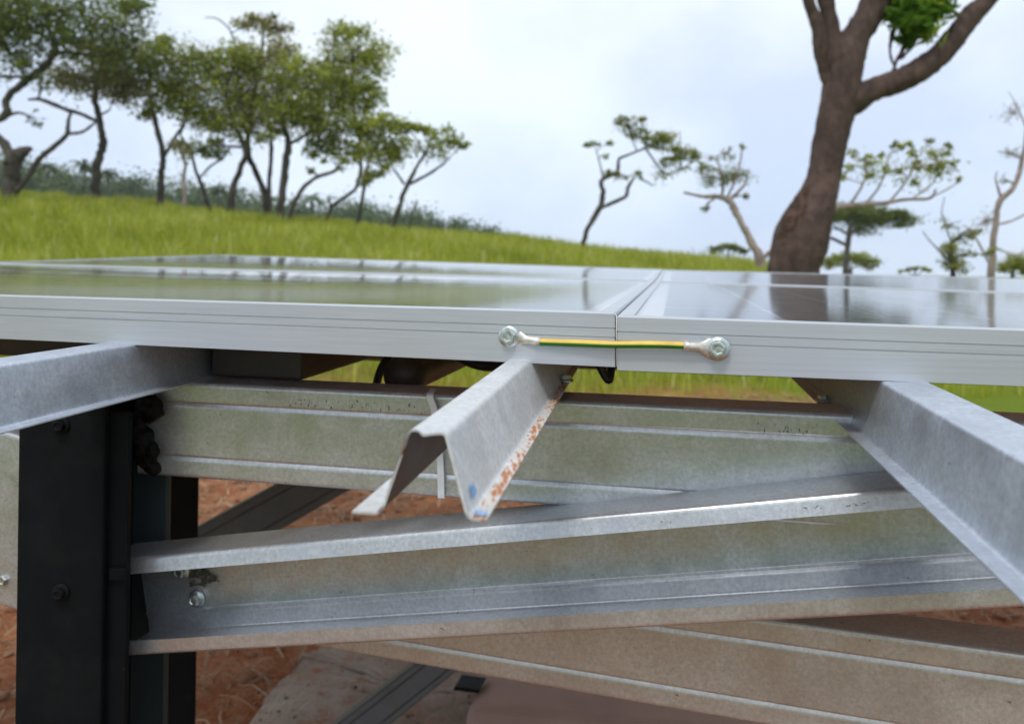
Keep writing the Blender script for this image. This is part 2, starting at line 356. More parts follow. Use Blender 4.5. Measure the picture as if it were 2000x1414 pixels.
ang = np.linspace(0, 2*np.pi, na, endpoint=False)
RR, AA = np.meshgrid(rad, ang, indexing='ij'); X, Y = RR*np.sin(AA), RR*np.cos(AA); Z = terrain(X, Y)
V = np.stack([X, Y, Z], -1).reshape(-1, 3)
i = np.arange(len(rad)-1)[:, None]*na; j = np.arange(na)[None]; j2 = (j+1) % na
Q = np.stack([i+j, i+j2, i+na+j2, i+na+j], -1).reshape(-1, 4)[:, ::-1]
g = big_mesh('ground', V, Q, 'ground', np.zeros(len(V))); kind(g, 'structure')
g.data.polygons.foreach_set('use_smooth', [True]*len(g.data.polygons))

# ------------------------------------------------------------------ grass, straw, pebbles
def blades(n_, px0, px1, d0, d1, h0, h1, w, power=1.0):
    px = rng.uniform(px0, px1, n_); D = d0 + (d1-d0)*rng.random(n_)**power
    x = (px-CX)/F*D; y = D; z = terrain(x, y)
    # clumps of different height and colour
    cl = np.sin(x*1.7+np.sin(y*1.1)*2)*np.sin(y*0.9+1.0) + 0.5*np.sin(x*5.1+y*3.3)
    h = rng.uniform(h0, h1, n_)*(1+0.25*cl); az = rng.uniform(0, 2*np.pi, n_); lean = rng.uniform(0.1, 0.75, n_)*h
    wx = w*np.cos(az+1.57)*np.sqrt(D/12); wy = w*np.sin(az+1.57)*np.sqrt(D/12); lx, ly = np.cos(az)*lean, np.sin(az)*lean
    P = []
    for t_, ww in ((0, 1), (0.45, 0.9), (0.8, 0.55), (1.0, 0.08)):
        cx, cy, cz = x+lx*t_**2, y+ly*t_**2, z-0.03+h*(t_-0.22*t_**2*(lean/h))
        P += [np.stack([cx-wx*ww, cy-wy*ww, cz], -1), np.stack([cx+wx*ww, cy+wy*ww, cz], -1)]
    V = np.stack(P, 1).reshape(-1, 3); b = np.arange(n_)[:, None]*8
    Q = np.concatenate([b+np.array([[0, 1, 3, 2]])+2*k for k in range(3)], 0)
    tint = np.clip(0.40+0.16*cl+0.14*np.sin(x*0.45+2)*np.sin(y*0.6+x*0.2)+rng.normal(0, 0.2, n_), 0, 1); tint[rng.random(n_) < 0.05] = 1
    return V, Q, np.repeat(tint, 8)
V1, Q1, T1 = blades(95000, -60, 1560, 9.0, 31.0, 0.22, 0.5, 0.0068, 0.75)
V2, Q2, T2 = blades(9500, -150, 2100, 6.0, 10.5, 0.12, 0.4, 0.008, 1.0)
go = big_mesh('grass', np.concatenate([V1, V2]), np.concatenate([Q1, Q2+len(V1)]), 'grass', np.concatenate([T1, T2]))
kind(go, 'stuff', 'tall bright green grass covering the slope behind the panels', 'grass')
def straws(n_):
    x = rng.uniform(-2.6, 3.2, n_); y = rng.uniform(1.0, 6.0, n_)
    z = terrain(x, y)+rng.uniform(0.006, 0.024, n_); L = 0.02+0.15*rng.random(n_)**1.8; az = rng.uniform(0, np.pi*2, n_); w = rng.uniform(0.0009, 0.0030, n_)
    dx, dy = np.cos(az), np.sin(az); P = []
    bend = rng.normal(0, 0.09, n_)*L; tz = rng.normal(0, 0.06, n_)
    for t_ in (-0.5, 0, 0.5):
        cx = x+dx*L*t_-dy*bend*(0.25-t_*t_); cy = y+dy*L*t_+dx*bend*(0.25-t_*t_); cz = z+0.012*(0.25-t_*t_)*4+tz*t_*L
        P += [np.stack([cx-dy*w, cy+dx*w, cz], -1), np.stack([cx+dy*w, cy-dx*w, cz+w*0.5], -1)]
    V = np.stack(P, 1).reshape(-1, 3); b = np.arange(n_)[:, None]*6
    return V, np.concatenate([b+np.array([[0, 1, 3, 2]]), b+np.array([[2, 3, 5, 4]])], 0), np.repeat(np.clip(rng.beta(2, 2.4, n_), 0, 1), 6)
V, Q, T = straws(19000); kind(big_mesh('dry_straw', V, Q, 'straw', T), 'stuff', 'dry straw and leaf litter scattered over red soil', 'straw')
ico = [(0, 0, 1), (0.89, 0, 0.45), (0.28, 0.85, 0.45), (-0.72, 0.53, 0.45), (-0.72, -0.53, 0.45), (0.28, -0.85, 0.45), (0.72, 0.53, -0.45), (-0.28, 0.85, -0.45), (-0.89, 0, -0.45), (-0.28, -0.85, -0.45), (0.72, -0.53, -0.45), (0, 0, -1)]
icf = [(0, 1, 2), (0, 2, 3), (0, 3, 4), (0, 4, 5), (0, 5, 1), (1, 6, 2), (2, 7, 3), (3, 8, 4), (4, 9, 5), (5, 10, 1), (6, 7, 2), (7, 8, 3), (8, 9, 4), (9, 10, 5), (10, 6, 1), (11, 7, 6), (11, 8, 7), (11, 9, 8), (11, 10, 9), (11, 6, 10)]
npb = 12000; x = rng.uniform(-2.6, 3.2, npb); y = rng.uniform(1.0, 6.0, npb); r_ = 0.004+0.022*rng.random(npb)**4
ic = np.array(ico); S = r_[:, None, None]*(ic[None]*rng.uniform(0.5, 1.4, (npb, 12, 1))*np.array([1, 1, 0.6])); S += np.stack([x, y, terrain(x, y)+r_*0.2], -1)[:, None]
fq = np.array(icf)[None]+np.arange(npb)[:, None, None]*12
kind(big_mesh('pebbles', S.reshape(-1, 3), fq.reshape(-1, 3), 'pebble', np.zeros(npb*12)), 'stuff', 'clods and small stones lying on the red soil', 'pebbles')
# rough concrete patch
def gp(px, py, lift=0.0):                  # where a sight line meets the level ground
    t_ = W(px, py, 1.0) - Vector((0, 0, CAMH)); k = (CAMH-lift)/-t_.z; return Vector((0, 0, CAMH))+t_*k
edge = [(640, 1290), (760, 1270), (1000, 1300), (1300, 1330), (1500, 1500), (1300, 1700), (700, 1700), (430, 1600), (505, 1414), (560, 1350), (585, 1310)]
ep = catmull([tuple(gp(*e)) for e in edge+[edge[0]]], 6)[:-1]
ep = [Vector((p[0]+random.uniform(-.015, .015), p[1]+random.uniform(-.015, .015), 0)) for p in ep]; cc = sum(ep, Vector())/len(ep)
rings = []; Vc = []; Fc = []; m_ = len(ep)
for k, (s, zz) in enumerate(((1.02, -0.02), (1.0, 0.012), (0.97, 0.026), (0.75, 0.035), (0.5, 0.04), (0.3, 0.038), (0.15, 0.039))):
    for p in ep:
        q = cc+(p-cc)*s; Vc.append((q.x, q.y, float(terrain(q.x, q.y))+zz+random.uniform(-.003, .003)))
for k in range(6):
    for a in range(m_): Fc.append((k*m_+a, k*m_+(a+1) % m_, (k+1)*m_+(a+1) % m_, (k+1)*m_+a))
Fc.append(tuple(6*m_+a for a in range(m_)))
kind(mesh('concrete_pavement', Vc, Fc, 'concrete', smooth=True), 'structure')

# ------------------------------------------------------------------ vegetation builders
GL = 'trees standing along the crest of the grass slope'
def leaf_cloud(centers, size, tintc, aspect=0.45, droop=0.3):
    """one bent diamond leaf per centre"""
    n_ = len(centers); az = rng.uniform(0, 2*np.pi, n_); el = rng.normal(-droop, 0.55, n_)
    d = np.stack([np.cos(az)*np.cos(el), np.sin(az)*np.cos(el), np.sin(el)], -1)
    up = rng.normal(0, 1, (n_, 3)); up[:, 2] += 0.9; s = np.cross(d, up); s /= np.linalg.norm(s, axis=1)[:, None]+1e-9; nn = np.cross(s, d)
    L = (size*rng.uniform(0.6, 1.35, n_))[:, None]; w = L*aspect
    A = centers-d*L*0.5; B = centers+s*w*0.5+nn*L*0.06; Cc = centers+d*L*0.5-nn*L*0.08; Dd = centers-s*w*0.5+nn*L*0.06
    V = np.stack([A, B, Cc, Dd], 1).reshape(-1, 3); Q = np.arange(n_*4).reshape(-1, 4)
    return V, Q, np.repeat(np.clip(tintc+rng.normal(0, 0.14, n_), 0, 1), 4)
def clump_points(c, rx, ry, rz, n_, sub=None):
    sub = sub or max(4, n_//40)
    u = rng.normal(0, 1, (sub, 3)); u /= np.linalg.norm(u, axis=1)[:, None]; u *= (rng.random((sub, 1))**0.45)
    sc = u*np.array([rx, rz, ry]); pick = rng.integers(0, sub, n_)
    sp = min(rx, ry, rz)*0.36*rng.uniform(0.5, 1.3, sub)
    p = sc[pick]+rng.normal(0, 1, (n_, 3))*sp[pick][:, None]*np.array([1.25, 1.25, 0.8])
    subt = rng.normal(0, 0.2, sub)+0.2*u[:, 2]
    return np.array(c)+p, subt[pick], sc+np.array(c)
def tree(name, label, D, stems, clumps, leaf='leaf_olive', bark='bark_dark', lsize=9.0, dens=1.0, twig=0.3, group=None, aspect=0.45, tint0=0.42, root=True, depth=0.8, sides=7, cat='tree', jit=0.06):
    """stems: lists of (px, py, width_px[, depth offset m]) seen at D metres; clumps: (px, py, rx_px, ry_px[, density])"""
    k = D/F; parts = []; tips = []; fat = 0.85
    if group == GL: dens *= 1.45; fat = 1.05; stems = [[(q[0], q[1], q[2]*0.84)+tuple(q[3:]) for q in st] for st in stems]
    if name in ('leaning_tree', 'sparse_tree'): dens *= 1.4; fat = 1.0
    b0 = stems[0][0]; base = W(b0[0], b0[1], D)
    gx, gz = base.x, float(terrain(base.x, base.y))
    for si, st in enumerate(stems):
        pts = []
        for q in st:
            dz = q[3] if len(q) > 3 else 0.0
            p = W(q[0], q[1], D) + Vector((0, dz, 0)); pts.append((p.x, p.y, p.z, q[2]*k/2))
        if si == 0 and root:
            zb = gz-0.15
            if pts[0][2] > zb+0.1: pts.insert(0, (pts[0][0]-(pts[1][0]-pts[0][0])*0.3, pts[0][1], zb, pts[0][3]*1.25))
        sm = catmull(pts, 5 if sides < 12 else 16); r_ = [max(s[3], 0.004)*(random.uniform(0.9, 1.12) if sides < 12 else 1.0) for s in sm]; P3 = [Vector(s[:3])+Vector((random.gauss(0, 1), random.gauss(0, 1), 0))*s[3]*(0.14 if 0 < i_ < len(sm)-1 and sides < 12 else 0.0) for i_, s in enumerate(sm)]
        parts.append(tube(P3, r_, sides, jitter=jit)); tips += [(p, r) for p, r in zip(P3, r_)]
    LV, LQ, LT = [], [], []; off = 0
    th = thing(name, (gx, base.y, gz), label, cat, group)
    tp = np.array([t_[0] for t_ in tips]); trd = np.array([t_[1] for t_ in tips])
    for cidx, c in enumerate(clumps):
        px, py, rx, ry = c[:4]; dd = c[4] if len(c) > 4 else 1.0
        rz = depth*math.sqrt(rx*ry)*k*1.15
        ctr = W(px, py, D) + Vector((0, random.uniform(-1, 1)*rz*0.7, 0))
        n_ = int(rx*ry*0.42*dens*dd)+10
        P, st_, subs = clump_points(ctr, rx*k*fat, ry*k*fat, rz, n_)
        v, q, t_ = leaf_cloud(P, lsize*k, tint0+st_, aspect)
        LV.append(v); LQ.append(q+off); LT.append(t_); off += len(v)
        # a limb to the clump and twigs inside it
        d = np.linalg.norm((tp-np.array(ctr))*np.array([1, 1, 1.0]), axis=1) + np.maximum(0, tp[:, 2]-ctr.z)*2.0
        a = int(np.argmin(d)); A = Vector(tp[a]); r0 = min(trd[a]*0.7, 4.0*k)
        mid = A.lerp(ctr, 0.5) + Vector((random.uniform(-.15, .15), random.uniform(-.15, .15), random.uniform(-0.05, .18)))*(ctr-A).length
        cur = [Vector(p) for p in catmull([tuple(A), tuple(mid), tuple(ctr)], 4)]
        parts.append(tube(cur, np.linspace(r0, max(r0*0.35, 0.6*k), len(cur)), 5))
        nt_ = max(3, int(9*twig*math.sqrt(rx*ry)/22))
        for s_ in range(nt_):
            u_ = rng.normal(0, 1, 3); u_ /= np.linalg.norm(u_); u_ *= rng.uniform(0.55, 1.05); s_ = ctr+Vector((u_[0]*rx*k*fat, u_[1]*rz, u_[2]*ry*k*fat)); st0 = cur[random.randrange(len(cur)//2, len(cur))]
            m2 = st0.lerp(s_, 0.5)+Vector((random.uniform(-.2, .2), random.uniform(-.2, .2), random.uniform(-.1, .2)))*(s_-st0).length
            parts.append(tube([st0, m2, s_+(s_-m2)*0.15], [max(r0*0.3, 0.7*k), 0.5*k, 0.28*k], 4, cap=False))
            for _ in range(int(1+twig)):
                b_ = m2.lerp(s_, random.random()); e_ = b_+Vector((random.gauss(0, 1), random.gauss(0, 1), random.gauss(0.2, 1)))*min(rx, ry)*k*0.3
                parts.append(tube([b_, e_], [0.42*k, 0.22*k], 3, cap=False))
    V, Fq = join(parts); mesh('trunk', V, Fq, bark, th, smooth=True)
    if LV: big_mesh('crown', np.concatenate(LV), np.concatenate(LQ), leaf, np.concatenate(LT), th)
    return th
tree('shade_tree', 'large leafy tree at far left with broken stump and curving dark limbs', 25,
     [[(18, 405, 40), (22, 350, 37), (28, 315, 36), (45, 297, 26), (60, 290, 12)], [(28, 318, 26), (8, 282, 22), (-20, 255, 20), (-25, 240, 18), (0, 232, 18), (14, 218, 17), (12, 196, 16), (32, 172, 17), (62, 150, 17), (88, 128, 16), (107, 100, 14), (97, 60, 10), (88, 15, 8)],
      [(32, 375, 13), (55, 345, 13), (75, 312, 13), (108, 285, 12), (130, 262, 11), (134, 235, 8), (140, 218, 6)], [(107, 102, 10), (150, 105, 8), (205, 112, 5)], [(130, 262, 8), (160, 258, 7), (188, 238, 6)], [(140, 220, 9), (108, 205, 10), (80, 195, 8), (55, 195, 5)], [(60, 152, 8), (20, 150, 7), (-10, 152, 6)]],
     [(40, 30, 80, 55, 1.5), (130, 30, 80, 55, 1.2), (215, 45, 60, 50, 1.4), (268, 18, 38, 28, 1.2), (20, 100, 55, 45, 0.9), (120, 90, 70, 40, 0.8), (215, 95, 50, 35), (50, 140, 35, 18, 0.7), (0, 50, 50, 60, 1.4), (80, 165, 30, 14, 0.5), (60, 230, 18, 22, 0.25)], dens=0.42, lsize=11, tint0=0.34, twig=0.8, leaf='leaf_dark', group=GL)
tree('hill_tree', 'tree with single upright grey trunk and brownish twiggy crown, right of the stump tree', 27,
     [[(190, 395, 20), (187, 345, 20), (196, 300, 18), (202, 275, 17), (194, 235, 15), (186, 190, 14), (192, 140, 9)], [(192, 238, 9), (150, 220, 9), (122, 212, 8), (70, 192, 6)], [(196, 225, 5), (215, 215, 4)]],
     [(170, 150, 55, 38, 0.8), (225, 140, 50, 42, 1.0), (130, 150, 45, 30, 0.6), (250, 175, 40, 28, 0.8), (190, 105, 55, 30)], leaf='leaf_brown', twig=1.0, group=GL)
tree('hill_tree', 'tree with slightly bent dark trunk and mid green crown left of the dense grove', 27.5,
     [[(313, 405, 20), (314, 345, 15), (319, 305, 13), (306, 250, 12), (298, 215, 10), (288, 170, 7)], [(318, 310, 8), (340, 272, 8), (362, 240, 6)]],
     [(285, 130, 48, 42), (330, 115, 42, 40), (262, 175, 34, 28), (330, 180, 50, 36), (300, 215, 40, 20, 0.6), (275, 220, 22, 10, 0.5), (312, 85, 22, 18)], group=GL)
tree('hill_tree', 'short brown bare trunk among the grove trees', 26.5, [[(357, 417, 11), (361, 380, 9), (358, 350, 8), (362, 325, 6), (356, 295, 4)]], [(362, 305, 20, 20, 0.5), (345, 285, 20, 14, 0.5)], bark='bark_pink', leaf='leaf_brown', group=GL)
tree('hill_tree', 'slim tree leaning left with sparse low leaves in the grove', 28.5, [[(410, 418, 11), (398, 375, 9), (383, 335, 8), (372, 295, 6), (352, 265, 5)], [(388, 350, 5), (410, 326, 5), (436, 308, 4), (452, 285, 3)]],
     [(385, 290, 34, 18, 0.5), (430, 300, 40, 16, 0.7), (375, 180, 50, 45), (380, 125, 40, 35)], group=GL)
tree('hill_tree', 'tree with straight dark trunk under the middle of the grove crown', 28, [[(450, 426, 18), (455, 372, 15), (472, 322, 13), (480, 296, 12), (462, 250, 9), (440, 190, 7)]],
     [(420, 125, 45, 38), (450, 180, 50, 42, 1.2), (400, 220, 45, 36), (440, 245, 45, 28), (465, 120, 40, 34), (425, 285, 25, 14, 0.5)], group=GL, tint0=0.38)
tree('hill_tree', 'twin-stemmed tree with a high tuft above the grove', 29, [[(522, 430, 17), (516, 378, 15), (497, 330, 14), (484, 300, 13), (490, 230, 10), (505, 150, 8), (515, 60, 6)], [(526, 425, 11), (526, 350, 10), (530, 290, 9), (524, 220, 7)], [(470, 130, 5), (452, 65, 4), (425, 38, 3), (400, 35, 2)]],
     [(505, 35, 45, 18, 0.8), (545, 55, 32, 22, 0.8), (480, 55, 24, 16, 0.5), (500, 120, 45, 38), (520, 190, 50, 45, 1.2), (490, 240, 45, 38), (560, 120, 35, 28), (545, 100, 30, 25, 0.5)], group=GL, leaf='leaf_brown', twig=0.8)
tree('hill_tree', 'tree with stout trunk at the centre of the dense grove', 27.5, [[(545, 437, 18), (551, 378, 17), (557, 325, 17), (562, 278, 15), (548, 230, 11), (540, 180, 8)], [(560, 285, 9), (600, 262, 8), (640, 240, 6)]],
     [(550, 150, 45, 40), (595, 160, 45, 40), (560, 225, 50, 40, 1.2), (610, 225, 45, 40, 1.2), (535, 260, 30, 18, 0.7)], group=GL)
tree('hill_tree', 'tallest tree at the right of the grove with a high leafy top', 28.5, [[(638, 442, 10), (648, 405, 9), (675, 385, 8), (698, 362, 8), (705, 300, 7), (690, 200, 7), (690, 100, 5)], [(648, 408, 6), (640, 385, 5)]],
     [(675, 70, 52, 26), (705, 105, 48, 34), (650, 115, 40, 35), (725, 130, 30, 26), (680, 165, 55, 35), (640, 180, 45, 40), (720, 190, 32, 30), (690, 230, 50, 38, 1.1), (640, 260, 50, 35), (720, 260, 30, 35), (690, 300, 45, 28, 0.9), (620, 295, 35, 18, 0.6)], group=GL)
tree('hill_tree', 'low leaning limb tree with few leaves under the grove edge', 26.5, [[(565, 425, 10), (580, 385, 10), (612, 350, 9), (650, 336, 8), (662, 325, 5)]], [(655, 320, 30, 12, 0.5), (610, 330, 14, 8, 0.5)], group=GL)
tree('hill_tree', 'slender tree with dark leafy lower crown beside the rightmost grove tree', 27.5, [[(697, 447, 10), (704, 405, 9), (712, 362, 8), (716, 330, 6), (735, 280, 5)]],
     [(712, 350, 26, 18), (735, 290, 34, 34), (745, 335, 22, 14, 0.7), (755, 250, 30, 25)], group=GL)
tree('hill_tree', 'small forked tree with umbrella-like open crown at right end of the grove', 28, [[(765, 452, 12), (780, 405, 11), (795, 365, 11), (812, 330, 8), (830, 300, 6)], [(796, 362, 7), (838, 340, 7), (870, 318, 5)], [(790, 360, 6), (772, 335, 5)], [(798, 450, 5), (808, 410, 4), (815, 390, 3)]],
     [(780, 248, 34, 18), (835, 248, 40, 14), (880, 270, 36, 18), (800, 280, 36, 22, 0.6), (850, 292, 40, 18, 0.5), (905, 285, 16, 10), (760, 300, 24, 28)], group=GL, tint0=0.5)
# right side
tree('leaning_tree', 'small dark leaning tree with wind-swept green crown on the skyline', 26,
     [[(1139, 478, 10), (1150, 444, 10), (1171, 407, 11), (1178, 380, 10), (1174, 355, 9), (1190, 344, 8), (1206, 338, 7), (1209, 312, 6), (1225, 304, 5), (1260, 290, 4)], [(1171, 408, 7), (1200, 395, 8), (1222, 384, 8), (1227, 366, 7), (1240, 345, 4)], [(1250, 350, 4), (1268, 358, 3), (1275, 365, 2)], [(1178, 350, 3), (1172, 320, 3), (1165, 295, 2)], [(1262, 292, 4), (1300, 340, 3), (1330, 330, 2)]],
     [(1222, 238, 26, 13), (1250, 232, 18, 8), (1252, 262, 32, 13), (1290, 275, 40, 17, 1.4), (1328, 300, 34, 16, 1.2), (1358, 308, 14, 14), (1158, 283, 24, 7), (1190, 282, 10, 7), (1188, 338, 12, 8), (1212, 344, 20, 8), (1245, 342, 7, 10), (1310, 318, 22, 12, 0.8), (1290, 345, 30, 24, 0.1), (1330, 330, 26, 20, 0.12), (1180, 305, 9, 6, 0.6)], leaf='leaf_yellow', dens=2.0, twig=0.7, tint0=0.35, lsize=6)
tree('broken_tree', 'small pale-barked tree bent left with ragged twiggy crown', 24,
     [[(1484, 508, 19), (1466, 470, 15), (1447, 435, 13), (1433, 405, 13), (1420, 390, 13), (1398, 384, 10), (1372, 384, 7), (1335, 376, 4)], [(1425, 392, 7), (1455, 360, 5), (1462, 330, 3)], [(1410, 386, 6), (1412, 350, 5), (1400, 310, 3)], [(1420, 388, 5), (1440, 340, 4), (1450, 290, 3)], [(1400, 384, 5), (1380, 400, 4), (1382, 412, 3)], [(1484, 508, 12), (1505, 492, 9)]],
     [(1415, 345, 40, 26, 0.5), (1378, 345, 26, 22, 0.5), (1448, 340, 24, 26, 0.5), (1450, 285, 6, 10, 1.4), (1420, 300, 20, 14, 0.4), (1458, 385, 6, 12, 1.4), (1380, 408, 8, 12, 0.8), (1390, 310, 14, 10, 0.4), (1370, 330, 12, 16, 1.0)], leaf='leaf_dark', bark='bark_pink', dens=1.7, twig=1.6, lsize=6, tint0=0.6)
UG = 'distant umbrella-crowned trees on the right'
def umbrella(label, px, base, top, rx, ry, D, leaf='leaf_dark', lean=0.0, extra=()):
    st = [[(px-lean*rx, base+15, rx*0.07+3), (px-lean*rx*0.6, (base+top)/2+8, rx*0.06+2), (px-lean*0.3*rx, top+ry*1.2, rx*0.05+1.5)], [(px-lean*rx*0.5, (base+top)/2+10, rx*0.04+1), (px-rx*0.4, top+ry, 1.5)], [(px-lean*rx*0.5, (base+top)/2+6, rx*0.04+1), (px+rx*0.45, top+ry, 1.5)]]
    cl = [(px+rx*t_, top+ry*(0.5+0.75*t_*t_), rx*0.32, ry*0.5) for t_ in (-0.75, -0.45, -0.15, 0.15, 0.45, 0.75)] + list(extra)
    return tree('umbrella_tree', label, D, st, cl, leaf=leaf, dens=6.0, lsize=5, twig=0.5, group=UG, sides=5)
umbrella('wide flat-crowned dark tree behind the big leaning trunk', 1665, 505, 395, 125, 38, 50, lean=0.1, extra=[(1560, 450, 40, 18), (1700, 440, 60, 22, 0.6), (1530, 465, 26, 9), (1740, 420, 40, 10)])
umbrella('small dome-crowned tree on the skyline left of the big trunk', 1422, 520, 472, 38, 18, 70)
umbrella('low rounded tree just right of the big trunk base', 1662, 545, 490, 60, 28, 70, leaf='leaf_olive')
umbrella('tiny flat bush-like tree peeking above the panel edge at right', 1787, 550, 520, 34, 10, 80, leaf='leaf_olive')
umbrella('low round dark green tree poking above the grass skyline', 1230, 510, 484, 24, 12, 80)
tree('sparse_tree', 'open-branched tree with scattered leaf tufts right of the big trunk', 17,
     [[(1560, 560, 22), (1590, 470, 18), (1620, 415, 15), (1650, 403, 13), (1720, 398, 9), (1770, 390, 7), (1815, 388, 6), (1828, 370, 4)], [(1690, 400, 5), (1720, 360, 4), (1735, 310, 3)], [(1735, 397, 5), (1770, 355, 4), (1790, 310, 3)], [(1780, 390, 4), (1820, 360, 3), (1835, 330, 2)], [(1820, 385, 3), (1850, 370, 3), (1880, 352, 2)], [(1660, 402, 5), (1690, 350, 4), (1690, 320, 3)]],
     [(x_, y_, 9, 7, 0.9) for x_, y_ in ((1690, 308), (1705, 318), (1668, 300), (1745, 282), (1760, 288), (1735, 330), (1775, 300), (1790, 318), (1795, 330), (1818, 275), (1822, 300), (1848, 285), (1850, 300), (1872, 350), (1788, 358), (1815, 330), (1838, 325), (1720, 300), (1660, 330), (1650, 345), (1700, 345), (1760, 335), (1780, 285), (1860, 320))] + [(1680, 330, 40, 30, 0.15), (1770, 330, 70, 40, 0.12), (1820, 310, 40, 35, 0.15)],
     leaf='leaf_olive', bark='bark_pink', dens=2.2, twig=0.6, lsize=7, tint0=0.55)
tree('bare_tree', 'thin nearly leafless tree at the right edge with forking twigs', 15,
     [[(1934, 560, 15), (1938, 490, 12), (1946, 420, 11), (1955, 390, 11), (1978, 368, 10), (1994, 325, 8), (2004, 260, 6), (2006, 200, 4)], [(1955, 388, 6), (1945, 350, 3), (1948, 335, 2)], [(1942, 440, 5), (1975, 432, 4), (2010, 415, 3)], [(1996, 310, 4), (1970, 300, 3), (1950, 296, 1.5)], [(2004, 250, 3), (1985, 205, 2), (1970, 180, 1.2)], [(1935, 520, 5), (1900, 455, 3), (1880, 440, 2)], [(1938, 480, 4), (1985, 500, 3), (2000, 485, 2)]],
     [(1985, 220, 24, 30, 0.02), (1975, 300, 30, 20, 0.02), (1930, 430, 26, 26, 0.05), (1965, 350, 16, 16, 0.03), (1936, 490, 9, 24, 1.0)], leaf='leaf_yellow', bark='bark_pink', twig=1.6, dens=1.6, lsize=6)
tree('yellowing_shrub', 'ragged yellow-green shrub above the panel edge left of the bare tree', 16,
     [[(1862, 560, 12), (1860, 510, 9), (1858, 480, 6), (1880, 455, 4)], [(1860, 515, 4), (1820, 475, 2.5), (1802, 452, 2)], [(1860, 480, 3), (1840, 420, 2), (1845, 385, 1.5)]],
     [(1860, 500, 20, 26, 1.2), (1850, 480, 14, 14), (1885, 465, 22, 14), (1905, 455, 16, 12), (1870, 520, 24, 16, 1.2), (1850, 440, 26, 22, 0.1), (1890, 495, 18, 10, 0.6)], leaf='leaf_yellow', dens=2.2, twig=1.0, lsize=6, cat='shrub')
tree('round_shrub', 'rounded yellow-green bush at the right edge of the view', 18, [[(1975, 560, 8), (1978, 530, 6), (1980, 515, 4)]],
     [(1975, 515, 26, 22, 1.3), (1998, 520, 20, 22, 1.3), (1955, 530, 16, 14)], leaf='leaf_yellow', dens=2.5, lsize=6, cat='shrub')
# the big tree, 8 m away
bt = tree('big_tree', 'massive leaning brown tree trunk with forking limbs behind the panels', 8.0,
     [[(1548, 640, 100), (1550, 560, 96), (1553, 520, 95), (1563, 480, 104), (1570, 450, 100), (1588, 410, 82), (1603, 365, 66), (1612, 330, 62), (1620, 295, 63), (1630, 240, 64), (1640, 190, 68), (1646, 150, 68), (1655, 110, 64), (1672, 70, 54), (1700, 25, 52), (1722, -20, 52), (1740, -60, 46)],
      [(1635, 205, 52), (1664, 198, 52), (1700, 178, 47), (1745, 162, 46), (1790, 142, 47), (1835, 108, 44), (1868, 70, 42), (1895, 35, 38), (1925, 5, 34), (1960, -35, 32)],
      [(1640, 165, 34), (1628, 125, 40), (1628, 80, 34), (1618, 30, 30), (1608, -20, 30)], [(1632, 195, 14), (1612, 150, 22), (1606, 105, 26), (1598, 55, 24), (1580, 5, 22), (1570, -30, 22)],
      [(1742, 145, 9), (1752, 118, 7), (1772, 80, 6), (1780, 40, 5)], [(1745, 130, 5), (1738, 100, 3.5), (1745, 60, 3)], [(1652, 60, 6), (1660, 40, 5), (1663, 28, 3)], [(1750, 122, 4), (1775, 100, 3), (1790, 80, 2)]],
     [(1780, 60, 40, 26, 1.5), (1755, 25, 40, 30, 1.6), (1808, 28, 44, 28, 1.4), (1840, 0, 30, 16, 0.8), (1785, -20, 60, 30, 1), (1770, 82, 22, 10, 0.5)],
     leaf='leaf_fresh', bark='bark_big', dens=0.85, twig=0.3, lsize=26, aspect=0.22, tint0=0.45, sides=48, jit=0.0)
from mathutils import noise as mnoise
tk = [o for o in bt.children if o.name.startswith('trunk')][0]
nv_ = len(tk.data.vertices); co_ = np.empty(nv_*3); no_ = np.empty(nv_*3)     # fissured bark and knots as real relief
tk.data.vertices.foreach_get('co', co_); tk.data.vertices.foreach_get('normal', no_); co_ = co_.reshape(-1, 3); no_ = no_.reshape(-1, 3)
am_ = np.array([0.013*mnoise.fractal(Vector((p_[0]*22, p_[1]*22, p_[2]*5.5)), 0.9, 2.0, 4)+0.022*mnoise.noise(Vector((p_[0]*3.1+5, p_[1]*3.1+1, p_[2]*2.2+2))) for p_ in co_])
tk.data.vertices.foreach_set('co', (co_+no_*am_[:, None]).ravel()); tk.data.update()
# torn wound on its base
wp = []
for (a, b, r_) in ((1574, 362, 4), (1566, 388, 12), (1560, 412, 19), (1552, 438, 24), (1543, 466, 22), (1540, 500, 12)):
    p = W(a, b, 7.9); wp.append((p.x, p.y, p.z, r_*8/F))
sm = catmull(wp, 5); v, f = tube([Vector(s[:3]) for s in sm], [s[3] for s in sm], 24, jitter=0.2); mesh('bark_wound', v, f, 'bark_wound', bt, smooth=True)

# far wood on the hill, with palms
cs, ts = [], []
for k in range(330):
    px = random.uniform(-150, 1150); D = random.uniform(120, 165)
    x = (px-CX)/F*D; z = float(terrain(x, D)); H = random.uniform(4.5, 9.5)*float(np.interp(px, [0, 850, 1000, 1150], [1.0, 0.85, 0.5, 0.3])); r = H*0.42
    P, st_, _ = clump_points((x, D, z+H*0.58), r, H*0.42, r, 340); cs.append(P); ts.append(0.45+st_+random.uniform(-.2, .2))
v, q, t_ = leaf_cloud(np.concatenate(cs), 0.55, np.concatenate(ts), 0.7)
kind(big_mesh('far_wood', v, q, 'leaf_far', t_), 'stuff', 'hazy dark green wood covering the far hillside', 'wood')
cs, ts = [], []
for k in range(150):
    px = random.uniform(350, 960); D = random.uniform(70, 100)
    x = (px-CX)/F*D; z = float(terrain(x, D)); H = random.uniform(2.0, 3.6); r = H*0.6
    P, st_, _ = clump_points((x, D, z+H*0.4), r, H*0.5, r, 80); cs.append(P); ts.append(0.55+st_+random.uniform(-.2, .2))
